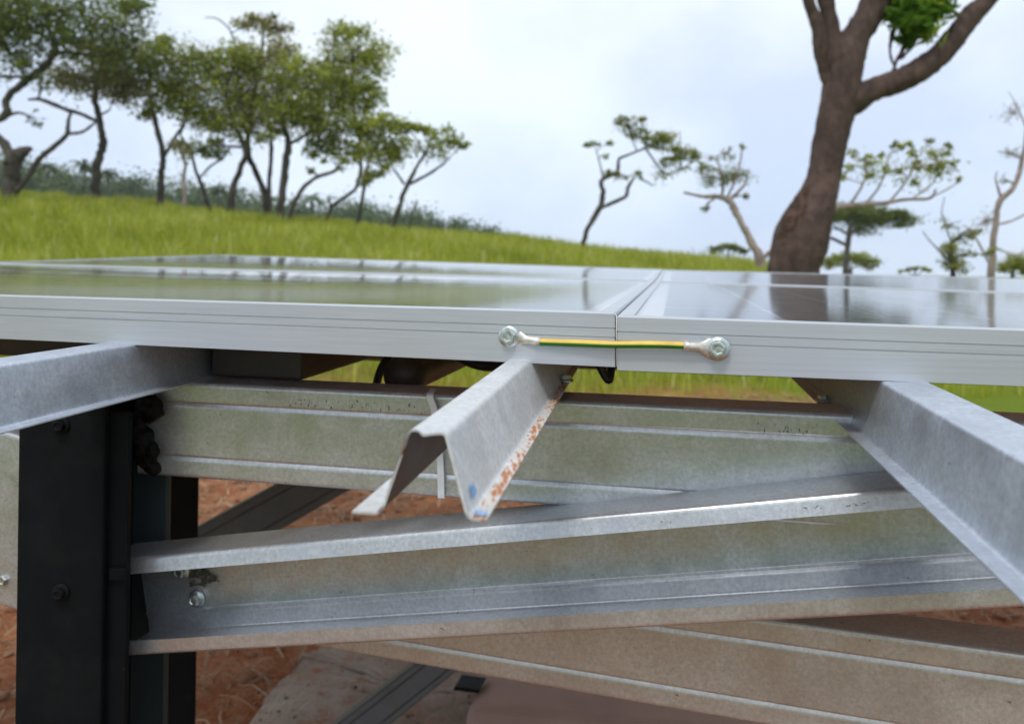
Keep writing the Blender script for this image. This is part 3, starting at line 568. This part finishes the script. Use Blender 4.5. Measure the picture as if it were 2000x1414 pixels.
v, q, t_ = leaf_cloud(np.concatenate(cs), 0.5, np.concatenate(ts), 0.6)
kind(big_mesh('scrub', v, q, 'leaf_olive', t_), 'stuff', 'olive green scrub beyond the crest between slope and far wood', 'scrub')
for k, (px, py, lab) in enumerate(((95, 322, 'far palm left of the upright grey trunk on the hill'), (165, 318, 'tallest far palm crown beside the upright grey trunk'), (210, 335, 'far palm just right of the upright grey trunk'), (425, 365, 'far palm seen between grove trunks'), (610, 382, 'far palm right of the grove trunks on skyline'))):
    D = 125; x = (px-CX)/F*D; zg = float(terrain(x, D)); top = W(px, py, D)
    th = thing('palm_tree', (top.x, D, zg), lab, 'palm', 'palms rising from the far wood')
    v, f = tube([Vector((top.x, D, zg-0.3)), Vector((top.x+0.2, D, (zg+top.z)/2)), top], [0.25, 0.2, 0.15], 6); mesh('trunk', v, f, 'bark_dark', th, smooth=True)
    LV, LQ = [], []
    for a in range(16):
        az = 2*math.pi*a/16+random.uniform(-.2, .2); el = random.uniform(-0.2, 0.9); L = random.uniform(2.2, 3.2); prev = None
        for s in range(6):
            t_ = s/5; c_ = top+Vector((math.cos(az)*L*t_, math.sin(az)*L*t_, L*(math.sin(el)*t_-0.75*t_*t_))); w_ = 0.42*math.sin(math.pi*min(0.97, t_*0.9+0.08))
            n2 = Vector((-math.sin(az), math.cos(az), 0))
            LV += [tuple(c_-n2*w_-Vector((0, 0, w_*0.5))), tuple(c_+n2*w_-Vector((0, 0, w_*0.5)))]
            if s: b = len(LV); LQ.append((b-4, b-3, b-1, b-2))
    big_mesh('fronds', np.array(LV), np.array(LQ), 'leaf_far', np.full(len(LV), 0.4), th)

# ------------------------------------------------------------------ steel frame: profiles
HC = 0.077; FL = 0.042; LIP = 0.011; TH = 0.0012
def c_profile(H=HC, fl=FL, lip=LIP):
    pts = [(fl+0.0032, lip), (fl, 0), (0, 0), (0, .185*H), (.0012, .206*H), (.0012, .211*H), (0, .248*H), (0, .765*H), (.0012, .786*H), (.0012, .791*H), (0, .828*H), (0, H), (fl, H), (fl, H-lip)]
    return sheet(fillet([Vector(p) for p in pts], [0, .0022, .0025, 0.0004, 0, 0, .0012, .0004, 0, 0, 0.0012, .0025, .0022, 0]), TH)
def hat_profile(top, dl, dr, H, footl, footr):
    """x across, y down; top corner at 0"""
    pts = [(-dl-footl, H), (-dl, H), (0, 0), (top, 0), (top+dr, H), (top+dr+footr, H)]
    return sheet([Vector(p) for p in fillet([Vector(p) for p in pts], [0, .002, .002, .002, .002, 0])], 0.0009)
DOWN = C(0, 1, 0) - C(0, 0, 0)
def screw(center, normal, r=0.0045, parent=None, mat='zinc_bolt', up=None):
    """hex flange screw head: washer flange, hexagon, dimpled crown"""
    nrm = Vector(normal).normalized(); a = nrm.cross(Vector((0, 0, 1)) if abs(nrm.z) < 0.9 else Vector((1, 0, 0))).normalized(); b = nrm.cross(a)
    def ring(rr, h, n_, ph=0): return [Vector(center)+nrm*h+(a*math.cos(2*math.pi*k/n_+ph)+b*math.sin(2*math.pi*k/n_+ph))*rr for k in range(n_)]
    R = [ring(r*1.45, -0.0005, 24), ring(r*1.45, r*0.18, 24), ring(r*1.32, r*0.30, 24), ring(r*1.05, r*0.42, 24)]
    V = sum(R, []); Fc = []
    for s in range(3):
        for k in range(24): Fc.append((s*24+k, s*24+(k+1) % 24, (s+1)*24+(k+1) % 24, (s+1)*24+k))
    Fc.append(tuple(range(72, 96)))
    fl_ = mesh('screw', V, Fc, mat, parent)
    H_ = [ring(r, r*0.40, 6, .3), ring(r, r*1.05, 6, .3), ring(r*0.86, r*1.22, 6, .3), ring(r*0.62, r*1.22, 6, .3), ring(r*0.45, r*1.08, 6, .3)]
    V = sum(H_, []); Fc = []
    for s in range(4):
        for k in range(6): Fc.append((s*6+k, s*6+(k+1) % 6, (s+1)*6+(k+1) % 6, (s+1)*6+k))
    Fc.append(tuple(range(24, 30)))
    mesh('hex_head', V, Fc, mat, fl_)
    return fl_
def rail(label, p0, p1, prof, mat, a=None, end=None, st=6, mats=None, fmat=None, name='support_rail'):
    p0, p1 = Vector(p0), Vector(p1); d = (p1-p0).normalized(); A = Vector((0, 0, 1)).cross(d).normalized()*-1; B = d.cross(A).normalized()
    if B.z > 0: B = -B
    th = thing(name, tuple(p0), label, 'rail', None)
    sts = [(p0.lerp(p1, k/(st-1)), A, B) for k in range(st)]
    extrude('hat_channel', prof, sts, mat, th, end_shift=end, mats=mats, fmat=fmat)
    return th, d, A, B

# hat rails under the panels
HR = 0.037
hp = hat_profile(0.029, 0.006, 0.006, HR, 0.009, 0.009)
def line(pxy1, z1, pxy2, z2, za, zb):     # continue the line through two real points to other distances
    a = C((pxy1[0]-CX)/F*z1, (pxy1[1]-CY)/F*z1, z1); b = C((pxy2[0]-CX)/F*z2, (pxy2[1]-CY)/F*z2, z2)
    d = (b-a)/(z2-z1); return a+d*(za-z1), a+d*(zb-z1)
a, b = C(-0.345, 0.0567, 0.44), C(-0.3236, 0.0560, 0.600)
dd = (b-a)/(0.16); pA = b+dd*(0.33-0.60); pB = b+Vector((dd.x*1.25, 1, 0.011))*(2.75-0.60)
LU, dL, AL, BL = rail('clean silver hat rail entering at the left edge above the black post', pA, pB, hp, 'galvanised_rail')
a, b = C(0.191, 0.0704, 0.287), C(0.2346, 0.0704, 0.480); dd = (b-a)/0.193
RU, dR, AR, BR = rail('wide bright hat rail jutting out at the lower right under the panel', b+dd*(0.15-0.48), b+Vector((dd.x*0.95, 1, 0.008))*(2.55-0.48), hp, 'galvanised_rail')
# middle rail: old, torn end
a, b = C(-0.0398, 0.0596, 0.284), C(-0.0035, 0.0603, 0.505); dd = (b-a)/0.221
hm = hat_profile(0.0150, 0.0085, 0.0105, 0.029, 0.010, 0.0065); nh = len(hm)
def torn(k, p):
    s = 0.0
    if p.y < 0.004: s = float(np.interp(p.x, [-.001, .001, .003, .005, .0075, .010, .0125, .016], [.003, .0065, .0075, .003, -.001, .0015, .0035, .003]))
    if p.x < -0.008: s -= 0.004
    if p.x > 0.02: s -= 0.003
    return Vector((0.15, 1, 0))*s
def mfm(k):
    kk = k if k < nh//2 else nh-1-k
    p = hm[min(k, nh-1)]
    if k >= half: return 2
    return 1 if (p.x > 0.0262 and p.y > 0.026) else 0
hm2 = []
half = nh//2
def densify(o):                          # more points on the top so the torn edge can be jagged
    r = []
    for i in range(len(o)):
        p, q = o[i], o[(i+1) % len(o)]; r.append(p)
        if i not in (half-1, len(o)-1) and (q-p).length > 0.006 and abs(q.y-p.y) < 0.001:
            for k in range(1, 6): r.append(p.lerp(q, k/6))
    return r
hm = densify(hm); nh = len(hm); half = nh//2
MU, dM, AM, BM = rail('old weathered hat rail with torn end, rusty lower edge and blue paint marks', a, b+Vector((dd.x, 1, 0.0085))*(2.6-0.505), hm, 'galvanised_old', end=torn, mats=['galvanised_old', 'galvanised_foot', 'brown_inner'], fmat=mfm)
def on_rail(P0, d, A, B, t_, x, y, lift=(0, 0, 0)): return Vector(P0)+d*t_+A*x+B*y+Vector(lift)
def patch(name, quad, mat, parent, sub=5, wob=0.0006, nrm=Vector((0, 0, 1)), lift=0.0003):
    """small irregular paint film lying on a surface"""
    c_ = sum((Vector(q) for q in quad), Vector())/4; V = [c_+nrm*lift]; ring_ = []
    for i_ in range(4):
        p, q = Vector(quad[i_]), Vector(quad[(i_+1) % 4])
        for k in range(sub):
            t_ = k/sub; e = p.lerp(q, t_); e = c_+(e-c_)*(random.uniform(0.72, 1.05)); V.append(e+nrm*lift)
    n_ = len(V)-1
    return mesh(name, V, [(0, 1+k, 1+(k+1) % n_) for k in range(n_)], mat, parent)
wn_ = (AM*0.029 - BM*0.0105*-1).normalized(); wallN = (AM*0.94 - BM*0.34).normalized()
def wallpt(t_, f): return on_rail(WL[MU], dM, AM, BM, t_, 0.015+0.0105*f, 0.029*f)
patch('paint_mark', [wallpt(0.005, .72), wallpt(0.014, .70), wallpt(0.012, .86), wallpt(0.003, .92)], 'blue_paint', MU, nrm=wallN, lift=0.0012)
def footpt(t_, x): return on_rail(WL[MU], dM, AM, BM, t_, 0.0255+x, 0.029)
patch('paint_mark', [footpt(-0.0025, 0.0005), footpt(-0.0025, 0.0065), footpt(0.004, 0.0065), footpt(0.004, 0.0005)], 'blue_paint', MU, nrm=-BM, lift=0.0012)
tl = [on_rail(WL[MU], dM, AM, BM, t_, x_, y_) for t_, x_, y_ in ((0.003, -0.0014, 0.003), (0.008, -0.001, 0.001), (0.006, -0.003, 0.010), (0.001, -0.003, 0.009))]
patch('rust_spot', tl, 'rust', MU, nrm=AM, lift=0.0012)
# deeper members seen in the gap above the beam: a dark box purlin and a brown conduit
h = 0.093; z1 = h*F/(740-CY); q1 = C((601-CX)/F*z1, h, z1); d_ = Vector((0.2, 1, 0.010))
th = thing('box_purlin', tuple(q1), 'dark box purlin in the gap beside the left rail, above the long beam', 'purlin')
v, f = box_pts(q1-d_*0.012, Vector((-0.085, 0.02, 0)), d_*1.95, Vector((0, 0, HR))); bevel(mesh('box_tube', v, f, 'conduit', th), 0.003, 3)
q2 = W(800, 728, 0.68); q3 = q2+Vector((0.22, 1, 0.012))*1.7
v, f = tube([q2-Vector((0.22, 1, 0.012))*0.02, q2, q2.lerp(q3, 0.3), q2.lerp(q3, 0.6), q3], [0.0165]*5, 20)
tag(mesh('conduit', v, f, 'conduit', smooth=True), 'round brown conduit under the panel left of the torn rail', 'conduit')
# long C beam carrying the rails
def beam(label, p0, p1, aaxis, mat, st=5, prof=None, name='steel_beam', cat='beam'):
    p0, p1 = Vector(p0), Vector(p1); d = (p1-p0).normalized(); A = Vector(aaxis); A = (A-d*A.dot(d)).normalized(); B = d.cross(A)
    if B.z > 0: B = -B
    th = thing(name, tuple(p0), label, cat)
    extrude('channel', prof or c_profile(), [(p0.lerp(p1, k/(st-1)), A, B) for k in range(st)], mat, th)
    return th, d, A, B
BACK = C(0.19, 0, 0.98)-C(0, 0, 0); FRONT = -BACK
c0, c1 = C(-0.2946, 0.0933, 0.645), C(0, 0.0975, 0.585); cd = (c1-c0)/0.2946
CB, dC, AC, BC = beam('long horizontal galvanised C beam welded to the black post under the panels', c0-cd*0.020, c1+cd*1.15, BACK, 'galvanised')
b0, b1 = C(-0.313, 0.236, 0.63), C(0.245, 0.1395, 0.49); bd = (b1-b0)/0.558
zoff = FL
BBm, dB, AB, BB = beam('inclined galvanised channel brace rising from the black post to the right', b0-bd*0.026+BACK*zoff, b1+bd*0.28+BACK*zoff, FRONT, 'galvanised', name='steel_brace', cat='brace')
d0, d1 = C(0.0, 0.2575, 0.63), C(0.35, 0.2625, 0.525); ddv = (d1-d0)/0.35
DB, dD, AD, BD = beam('lower horizontal galvanised C beam below the inclined brace', d0-ddv*0.172, d1+ddv*0.6, C(0.285, 0, 0.958)-C(0, 0, 0), 'galvanised_dull')
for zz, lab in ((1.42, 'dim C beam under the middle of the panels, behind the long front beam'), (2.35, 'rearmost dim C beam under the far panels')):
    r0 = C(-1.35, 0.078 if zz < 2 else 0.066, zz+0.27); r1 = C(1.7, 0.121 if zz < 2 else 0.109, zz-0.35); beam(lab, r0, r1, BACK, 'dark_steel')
# screws
screw(on_rail(WL[BBm], dB, AB, BB, 0.043, 0.0012, HC*0.34), AB, 0.0052, BBm); screw(on_rail(WL[BBm], dB, AB, BB, 0.054, 0.0012, HC*0.66), AB, 0.0052, BBm)
q0 = on_rail(WL[BBm], dB, AB, BB, 0.058, 0.0016, HC*0.40)
patch('scorch_mark', [q0-dB*0.018-BB*0.006, q0+dB*0.006-BB*0.010, q0+dB*0.024+BB*0.008, q0-dB*0.008+BB*0.012], 'scorch', BBm, nrm=AB, lift=0.0003, sub=7)
def foot_screw(th, P0, d, A, B, zdepth, x, y):
    t_ = (zdepth-P0.y)/d.y; screw(on_rail(P0, d, A, B, t_, x, y), -B, 0.0042, th)
foot_screw(LU, WL[LU], dL, AL, BL, 0.715, 0.029+0.006+0.0045, HR-0.001)
foot_screw(RU, WL[RU], dR, AR, BR, 0.615, -0.006-0.0045, HR-0.001)
foot_screw(MU, WL[MU], dM, AM, BM, 0.610, 0.0255+0.004, 0.028)

# black post (H section) with step plate, rear flange and tarry weld
def vbox(name, x0, x1, z0, z1, yt, yb, mat, parent, bev=0.002):
    P = C(x0, yt, z0); ax = C(x1, yt, z0)-P; ay = C(x0, yt, z1)-P; bot = Vector((0, 0, yb))
    v, f = box_pts(P, ax, ay, bot); o = mesh(name, v, f, mat, parent); return bevel(o, bev, 2)
pt = thing('steel_post', (-0.345, 0.65, 0.0), 'black painted H-section steel post at the left carrying the beams', 'post')
PB = -1.0
vbox('front_flange', -0.3855, -0.318, 0.600, 0.608, 0.100, PB, 'black_paint', pt)
vbox('side_plate', -0.332, -0.3035, 0.6085, 0.6150, 0.112, PB, 'black_paint', pt, 0.0006)
vbox('web', -0.349, -0.343, 0.608, 0.700, 0.100, PB, 'black_paint', pt)
vbox('rear_flange', -0.3855, -0.3120, 0.700, 0.708, 0.100, PB, 'teal_paint', pt)
vbox('bracket', -0.3175, -0.3030, 0.6040, 0.6080, 0.2335, -0.010, 'black_paint', pt, 0.0012)
screw(C(-0.352, 0.120, 0.5995), C(0, 0, -1)-C(0, 0, 0), 0.0047, pt, 'black_paint'); screw(C(-0.352, 0.2503, 0.5995), C(0, 0, -1)-C(0, 0, 0), 0.0047, pt, 'black_paint')
# tar-like weld bead over the beam end
parts = []
for k in range(46):
    t_ = random.random(); py = 770+145*t_; px = 284+random.uniform(-16, 15)+(6*math.sin(t_*9)); z = 0.636+random.uniform(-0.002, 0.006)
    r_ = random.uniform(0.004, 0.009); cc_ = W(px, py, z)
    parts.append(([cc_+Vector(p)*r_*random.uniform(0.75, 1.2) for p in ico], icf))
v, f = join(parts); wo = mesh('weld_coating', v, f, 'tar', pt, smooth=True)
rmsh = wo.modifiers.new('remesh', 'REMESH'); rmsh.mode = 'VOXEL'; rmsh.voxel_size = 0.0012; rmsh.use_smooth_shade = True; wsm = wo.modifiers.new('smooth', 'SMOOTH'); wsm.iterations = 5; wsm.factor = 0.6
# second post behind
p2 = thing('steel_post', tuple(C(-0.42, 0.98, 1.0)), 'second black steel post half hidden behind the front H post', 'post')
vbox('flange', -0.470, -0.402, 0.985, 0.993, 0.12, PB+0.02, 'black_paint', p2); vbox('web', -0.459, -0.453, 0.993, 1.05, 0.12, PB+0.02, 'black_paint', p2); vbox('flange', -0.487, -0.433, 1.05, 1.058, 0.12, PB+0.02, 'black_paint', p2)
# left hand brace on the other side of the post
l0, l1 = C(-0.395, 0.150, 0.66), C(-0.72, 0.086, 0.74)
LB, dLb, ALb, BLb = beam('deep olive-grey channel brace at the left edge beyond the black post', l0, l1, BACK, 'galvanised', prof=sheet(fillet([Vector(p) for p in ((.05, .012), (.05, 0), (0, 0), (0, .148), (.05, .148), (.05, .136))], [0, .002, .003, .003, .002, 0]), TH), name='steel_brace', cat='brace')
screw(W(12, 1130, 0.672), FRONT, 0.0048, LB)
# worn factory print on the beam and on the brace lip
def print_marks(th, O, d, A, B, t0, t1, a_, y0, y1, cnt, nrm):
    parts_ = []
    for _ in range(cnt):
        t_ = random.uniform(t0, t1); w_ = random.uniform(0.0002, 0.0012); y_ = random.uniform(y0, y1); h_ = random.uniform(0.0002, (y1-y0)*0.42)
        o_ = Vector(O)+d*t_+A*a_+B*y_+nrm*0.0004; sk = d*random.uniform(-0.001, 0.001)
        parts_.append(([o_, o_+d*w_, o_+d*w_+B*h_+sk, o_+B*h_+sk], [(0, 1, 2, 3)]))
    v_, f_ = join(parts_); mesh('printed_marks', v_, f_, 'ink', th)['kind'] = 'stuff'
print_marks(CB, WL[CB], dC, AC, BC, 0.13, 0.255, -0.0013, 0.006, 0.0135, 46, -AC); print_marks(CB, WL[CB], dC, AC, BC, 0.50, 0.545, -0.0013, 0.006, 0.0135, 22, -AC)
lipN = (AB*0.96-BB*0.28).normalized()
for t0_, t1_, c_ in ((0.555, 0.60, 26), (0.20, 0.56, 10)):
    print_marks(BBm, WL[BBm], dB, AB, BB, t0_, t1_, FL+0.0030, 0.0045, 0.0065, c_, lipN)
lm = thing('steel_beam', tuple(C(-0.8, 0.109, 0.95)), 'dark beam in the gap above the left rail at the left edge', 'beam')
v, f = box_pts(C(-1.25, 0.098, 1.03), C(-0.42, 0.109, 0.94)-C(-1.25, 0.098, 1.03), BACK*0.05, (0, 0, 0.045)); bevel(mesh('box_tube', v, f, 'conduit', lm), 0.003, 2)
# rear braces and footing beyond
F0, F1 = W(235, 1112, 1.45), W(720, 850, 1.75)
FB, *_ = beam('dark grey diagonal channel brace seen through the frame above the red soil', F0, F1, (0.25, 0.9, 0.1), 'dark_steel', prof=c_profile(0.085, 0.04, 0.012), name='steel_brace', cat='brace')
G0, G1 = W(560, 1490, 1.40), W(905, 1225, 1.62)
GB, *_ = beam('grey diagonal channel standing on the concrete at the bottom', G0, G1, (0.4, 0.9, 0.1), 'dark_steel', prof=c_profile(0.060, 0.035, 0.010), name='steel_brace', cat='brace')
ft = thing('concrete_footing', tuple(gp(1200, 1420)), 'smooth brown concrete footing block at the bottom behind the lower beam', 'footing')
e0, e1, e2 = gp(905, 1385, 0.1), gp(1500, 1440, 0.1), gp(955, 1290, 0.1)
v, f = box_pts(e0+Vector((0, 0, -0.18)), (e1-e0), (e2-e0), (0, 0, 0.18)); fb = mesh('block', v, f, 'footing', ft); bevel(fb, 0.03, 4)
v, f = box_pts(gp(885, 1338, 0.11)+Vector((0, 0, -0.01)), (0.055, -0.012, 0), (0.012, 0.05, 0), (0.004, 0, 0.008)); bp_ = mesh('base_plate', v, f, 'black_paint', ft)

# ------------------------------------------------------------------ solar panels
LEN, DEP, FTH, LIPW = 1.65, 0.985, 0.035, 0.0105
def panel(label, FLc, FRc, RLc, RRc, sag=0.0):
    P = [C(*q) for q in (FLc, FRc, RLc, RRc)]
    def MP(u, v, w):                    # u along, v back, w up
        s, t_ = u/LEN, v/DEP
        p = P[0]*(1-s)*(1-t_)+P[1]*s*(1-t_)+P[2]*(1-s)*t_+P[3]*s*t_
        return p - DOWN*w
    th = thing('solar_panel', tuple(MP(LEN/2, DEP/2, -FTH)), label, 'solar panel', 'solar panels of the array')
    # frame bars: outline (inward distance, up), mitred at the corners; two fine grooves on the outer face
    g1, g2, gd, gh = -0.0098, -0.0157, 0.0007, 0.0007
    ol = [(0, -FTH), (0, g2-gh), (gd, g2-gh), (gd, g2), (0, g2), (0, g1-gh), (gd, g1-gh), (gd, g1), (0, g1), (0, -0.0008), (0.0008, 0), (LIPW, 0), (LIPW, -0.0055), (0.0025, -0.0055), (0.0025, -FTH+0.0015), (0.022, -FTH+0.0015), (0.022, -FTH)]
    for nm, ax in (('frame', 0), ('frame', 1), ('frame', 2), ('frame', 3)):
        V = []; ns = 9
        for k in range(ns):
            for (i_, w) in ol:
                e0_, e1_ = i_+0.0004, i_+0.0004
                if ax == 0: u, v = e0_+(LEN-e0_-e1_)*k/(ns-1), i_
                elif ax == 1: u, v = LEN-i_, e0_+(DEP-e0_-e1_)*k/(ns-1)
                elif ax == 2: u, v = LEN-e0_-(LEN-e0_-e1_)*k/(ns-1), DEP-i_
                else: u, v = i_, DEP-e0_-(DEP-e0_-e1_)*k/(ns-1)
                V.append(MP(u, v, w))
        m_ = len(ol); Fc = [(s*m_+k, s*m_+(k+1) % m_, (s+1)*m_+(k+1) % m_, (s+1)*m_+k) for s in range(ns-1) for k in range(m_)]
        Fc += [tuple(range(m_))[::-1], tuple(range((ns-1)*m_, ns*m_))]
        mesh('frame', V, Fc, 'aluminium', th)
    def sheet_at(nm, w0, mat, inset, nu=24, nv=14, down=False):
        V = []
        for j_ in range(nv+1):
            for i_ in range(nu+1):
                s, t_ = i_/nu, j_/nv
                V.append(MP(inset+(LEN-2*inset)*s, inset+(DEP-2*inset)*t_, w0-sag*(1-(2*s-1)**2)*(1-(2*t_-1)**2)))
        Fc = [(j_*(nu+1)+i_, j_*(nu+1)+i_+1, (j_+1)*(nu+1)+i_+1, (j_+1)*(nu+1)+i_) for j_ in range(nv) for i_ in range(nu)]
        return mesh(nm, V, Fc, mat, th, smooth=True)
    sheet_at('backsheet', -0.0048, 'backsheet', 0.004)
    sheet_at('glass', -0.0012, 'glass', LIPW-0.001)
    m0 = 0.0265; nu, nv = 18, 6; pu, pv = (LEN-2*m0)/nu, (DEP-2*m0)/nv
    for i_ in range(nu):
        for j_ in range(nv):
            gap = 0.0022; ch = 0.006
            u0, u1, v0, v1 = m0+i_*pu+gap, m0+(i_+1)*pu-gap, m0+j_*pv+gap, m0+(j_+1)*pv-gap
            s, t_ = (u0+u1)/2/LEN, (v0+v1)/2/DEP; w = -0.0036-sag*(1-(2*s-1)**2)*(1-(2*t_-1)**2)
            V = [MP(u, v, w) for u, v in ((u0+ch, v0), (u1-ch, v0), (u1, v0+ch), (u1, v1-ch), (u1-ch, v1), (u0+ch, v1), (u0, v1-ch), (u0, v0+ch))]
            mesh('cell', V, [tuple(range(8))], 'cell', th)
    return th, MP
p1, MP1 = panel('front left solar panel whose aluminium edge crosses the view to the cable joint', (-1.53, 0.0024, 0.911), (0.0667, 0.0267, 0.495), (-1.329, -0.0208, 1.891), (0.2735, 0.0178, 1.475), 0.010)
p2_, MP2 = panel('front right solar panel reflecting the big tree trunk', (0.0674, 0.0287, 0.495), (1.714, 0.0777, 0.363), (0.2748, 0.0190, 1.475), (1.921, 0.0698, 1.343), 0.0)
p3, MP3 = panel('rear left solar panel with far corner against the grass', (-1.326, -0.0213, 1.905), (0.2765, 0.0172, 1.490), (-1.120, -0.0629, 2.930), (0.4965, -0.0067, 2.530), 0.006)
p4, MP4 = panel('rear right solar panel below the big tree', (0.2778, 0.0185, 1.490), (1.925, 0.0690, 1.358), (0.4980, -0.0051, 2.530), (2.145, 0.0357, 2.398), 0.0)

# ------------------------------------------------------------------ earth bonding jumper across the joint
jz = 0.489
fN = C(-0.22, 0, -0.975)-C(0, 0, 0); fN.normalize()
ew = thing('bonding_cable', tuple(W(1200, 672, jz)), 'short yellow and green earth cable bolted across the joint of two panels', 'cable')
def jp(px, py, lift=0.0):               # a point on the panel's outer face plus lift towards the viewer
    z = 0.495+(1204-px)/1204*0.125 if px < 1204 else 0.495-(px-1204)/796*0.020
    return W(px, py, z-0.0002-lift)
pts = [jp(1040, 665, 0.0035), jp(1060, 668, 0.0042), jp(1130, 670.5, 0.0042), jp(1200, 673, 0.0042), jp(1270, 673, 0.0042), jp(1338, 675, 0.0042), jp(1355, 676, 0.0036)]
cp = [Vector(p) for p in catmull([tuple(p) for p in pts], 6)]
n0 = 6; cp = cp[n0-2:-n0+2]
V, Fc = tube(cp, [0.0023]*len(cp), 16)
mi = []
for fi in Fc:
    c_ = sum((V[q] for q in fi), Vector())/len(fi); near = min(cp, key=lambda e: (e-c_).length)
    mi.append(1 if (c_-near).dot(DOWN) > 0.0001 else 0)
mesh('wire', V, Fc, None, ew, smooth=True, mats=['wire_yellow', 'wire_green'], midx=mi)
def lug(px0, py0, px1, py1):            # flattened barrel from wire end to bolt
    V = []; m_ = 14; secs = 9
    a_, b_ = jp(px0, py0, 0.0042), jp(px1, py1, 0.0012); d = (b_-a_).normalized(); up_ = -DOWN; up_ = (up_-d*up_.dot(d)).normalized(); nr = d.cross(up_)
    if nr.dot(fN) < 0: nr = -nr
    for s in range(secs):
        t_ = s/(secs-1); fl_ = min(1, max(0, (t_-0.38)/0.3)); fl_ = fl_*fl_*(3-2*fl_)
        hw = 0.0029*(1-fl_)+0.0066*fl_; ht = 0.0028*(1-fl_)+0.0009*fl_
        if t_ > 0.9: hw *= 0.75
        c_ = a_.lerp(b_, t_)
        for k in range(m_):
            an = 2*math.pi*k/m_; V.append(c_+up_*math.cos(an)*hw+nr*math.sin(an)*ht)
    Fc = [(s*m_+k, s*m_+(k+1) % m_, (s+1)*m_+(k+1) % m_, (s+1)*m_+k) for s in range(secs-1) for k in range(m_)]
    Fc += [tuple(range(m_))[::-1], tuple(range((secs-1)*m_, secs*m_))]
    mesh('lug', V, Fc, 'tinned_lug', ew, smooth=True)
lug(1056, 668, 985, 656); lug(1334, 675, 1412, 682)
def bolt(px, py):
    c_ = jp(px, py, 0.0022); screw(c_, fN, 0.0053, ew)
bolt(995, 657); bolt(1402, 681)
# sealant bead and drips at the joint
v, f = tube([MP1(LEN-0.0006, -0.0006, -0.0005), MP1(LEN+0.0008, -0.0010, -0.002), MP1(LEN+0.0006, -0.0006, -0.012), MP1(LEN+0.0008, -0.0003, -0.0345)], [0.0002, 0.0004, 0.0003, 0.0003], 8); mesh('sealant', v, f, 'sealant', p1, smooth=True)

# ------------------------------------------------------------------ cables and cable tie
def cable(label, pts, r):
    sm = [Vector(p) for p in catmull([tuple(p) for p in pts], 7)]; v, f = tube(sm, [r]*len(sm), 10)
    tag(mesh('cable', v, f, 'black_cable', smooth=True), label, 'cable')
cable('black cable looping down behind the beam left of the torn rail', [W(790, 660, 0.80), W(765, 690, 0.78), W(745, 720, 0.77), W(735, 760, 0.77), W(745, 800, 0.78)], 0.0042)
cable('thin black cable bunched under the panel above the torn rail', [W(880, 690, 0.72), W(930, 712, 0.70), W(975, 715, 0.70), W(1010, 700, 0.70), W(1040, 680, 0.72)], 0.0045)
cable('short black cable end hanging under the panel joint', [W(1165, 700, 0.60), W(1178, 728, 0.60), W(1190, 742, 0.60), W(1194, 715, 0.61), W(1196, 690, 0.62)], 0.0032)
# white nylon tie round the long beam
tie = []
x_ = 0.0
def tp_(px, py, z): return W(px, py, z)
zt = 0.5925
tpts = [tp_(862, 972, zt), tp_(861, 920, zt-0.001), tp_(857, 860, zt-0.001), tp_(848, 800, zt-0.001), tp_(842, 782, zt-0.001), tp_(840, 770, zt+0.001), tp_(844, 764, zt+0.012), tp_(850, 756, zt+0.045)]
sm = [Vector(p) for p in catmull([tuple(p) for p in tpts], 5)]
V = []; Fc = []
for k, p in enumerate(sm):
    t_ = (sm[min(k+1, len(sm)-1)]-sm[max(k-1, 0)]).normalized(); s_ = (dC-t_*dC.dot(t_)).normalized()*0.0026
    V += [p-s_-FRONT*0.0002, p+s_-FRONT*0.0002, p+s_+FRONT*0.001, p-s_+FRONT*0.001]
    if k:
        b = 4*k
        for q in range(4): Fc.append((b-4+q, b-4+(q+1) % 4, b+(q+1) % 4, b+q))
Fc += [(0, 1, 2, 3), tuple(len(V)-4+q for q in (3, 2, 1, 0))]
tag(mesh('cable_tie', V, Fc, 'nylon'), 'pale nylon cable tie wrapped over the long beam behind the torn rail', 'cable tie')

# ------------------------------------------------------------------ humid air
v, f = box_pts((-760, -760, -16), (1520, 0, 0), (0, 1520, 0), (0, 0, 46))
hz = mesh('haze', v, f, 'backsheet', origin=Vector((0, 0, -16))); hz.data.materials.clear()
hm_ = bpy.data.materials.new('haze'); hm_.use_nodes = True; ht = hm_.node_tree; ht.nodes.clear()
ho = ht.nodes.new('ShaderNodeOutputMaterial'); hv = ht.nodes.new('ShaderNodeVolumePrincipled'); hv.inputs['Color'].default_value = (0.93, 0.96, 1.0, 1); hv.inputs['Density'].default_value = 0.00045
ht.links.new(hv.outputs[0], ho.inputs['Volume']); hz.data.materials.append(hm_)
kind(hz, 'stuff', 'thin pale humid air over the whole place', 'haze')
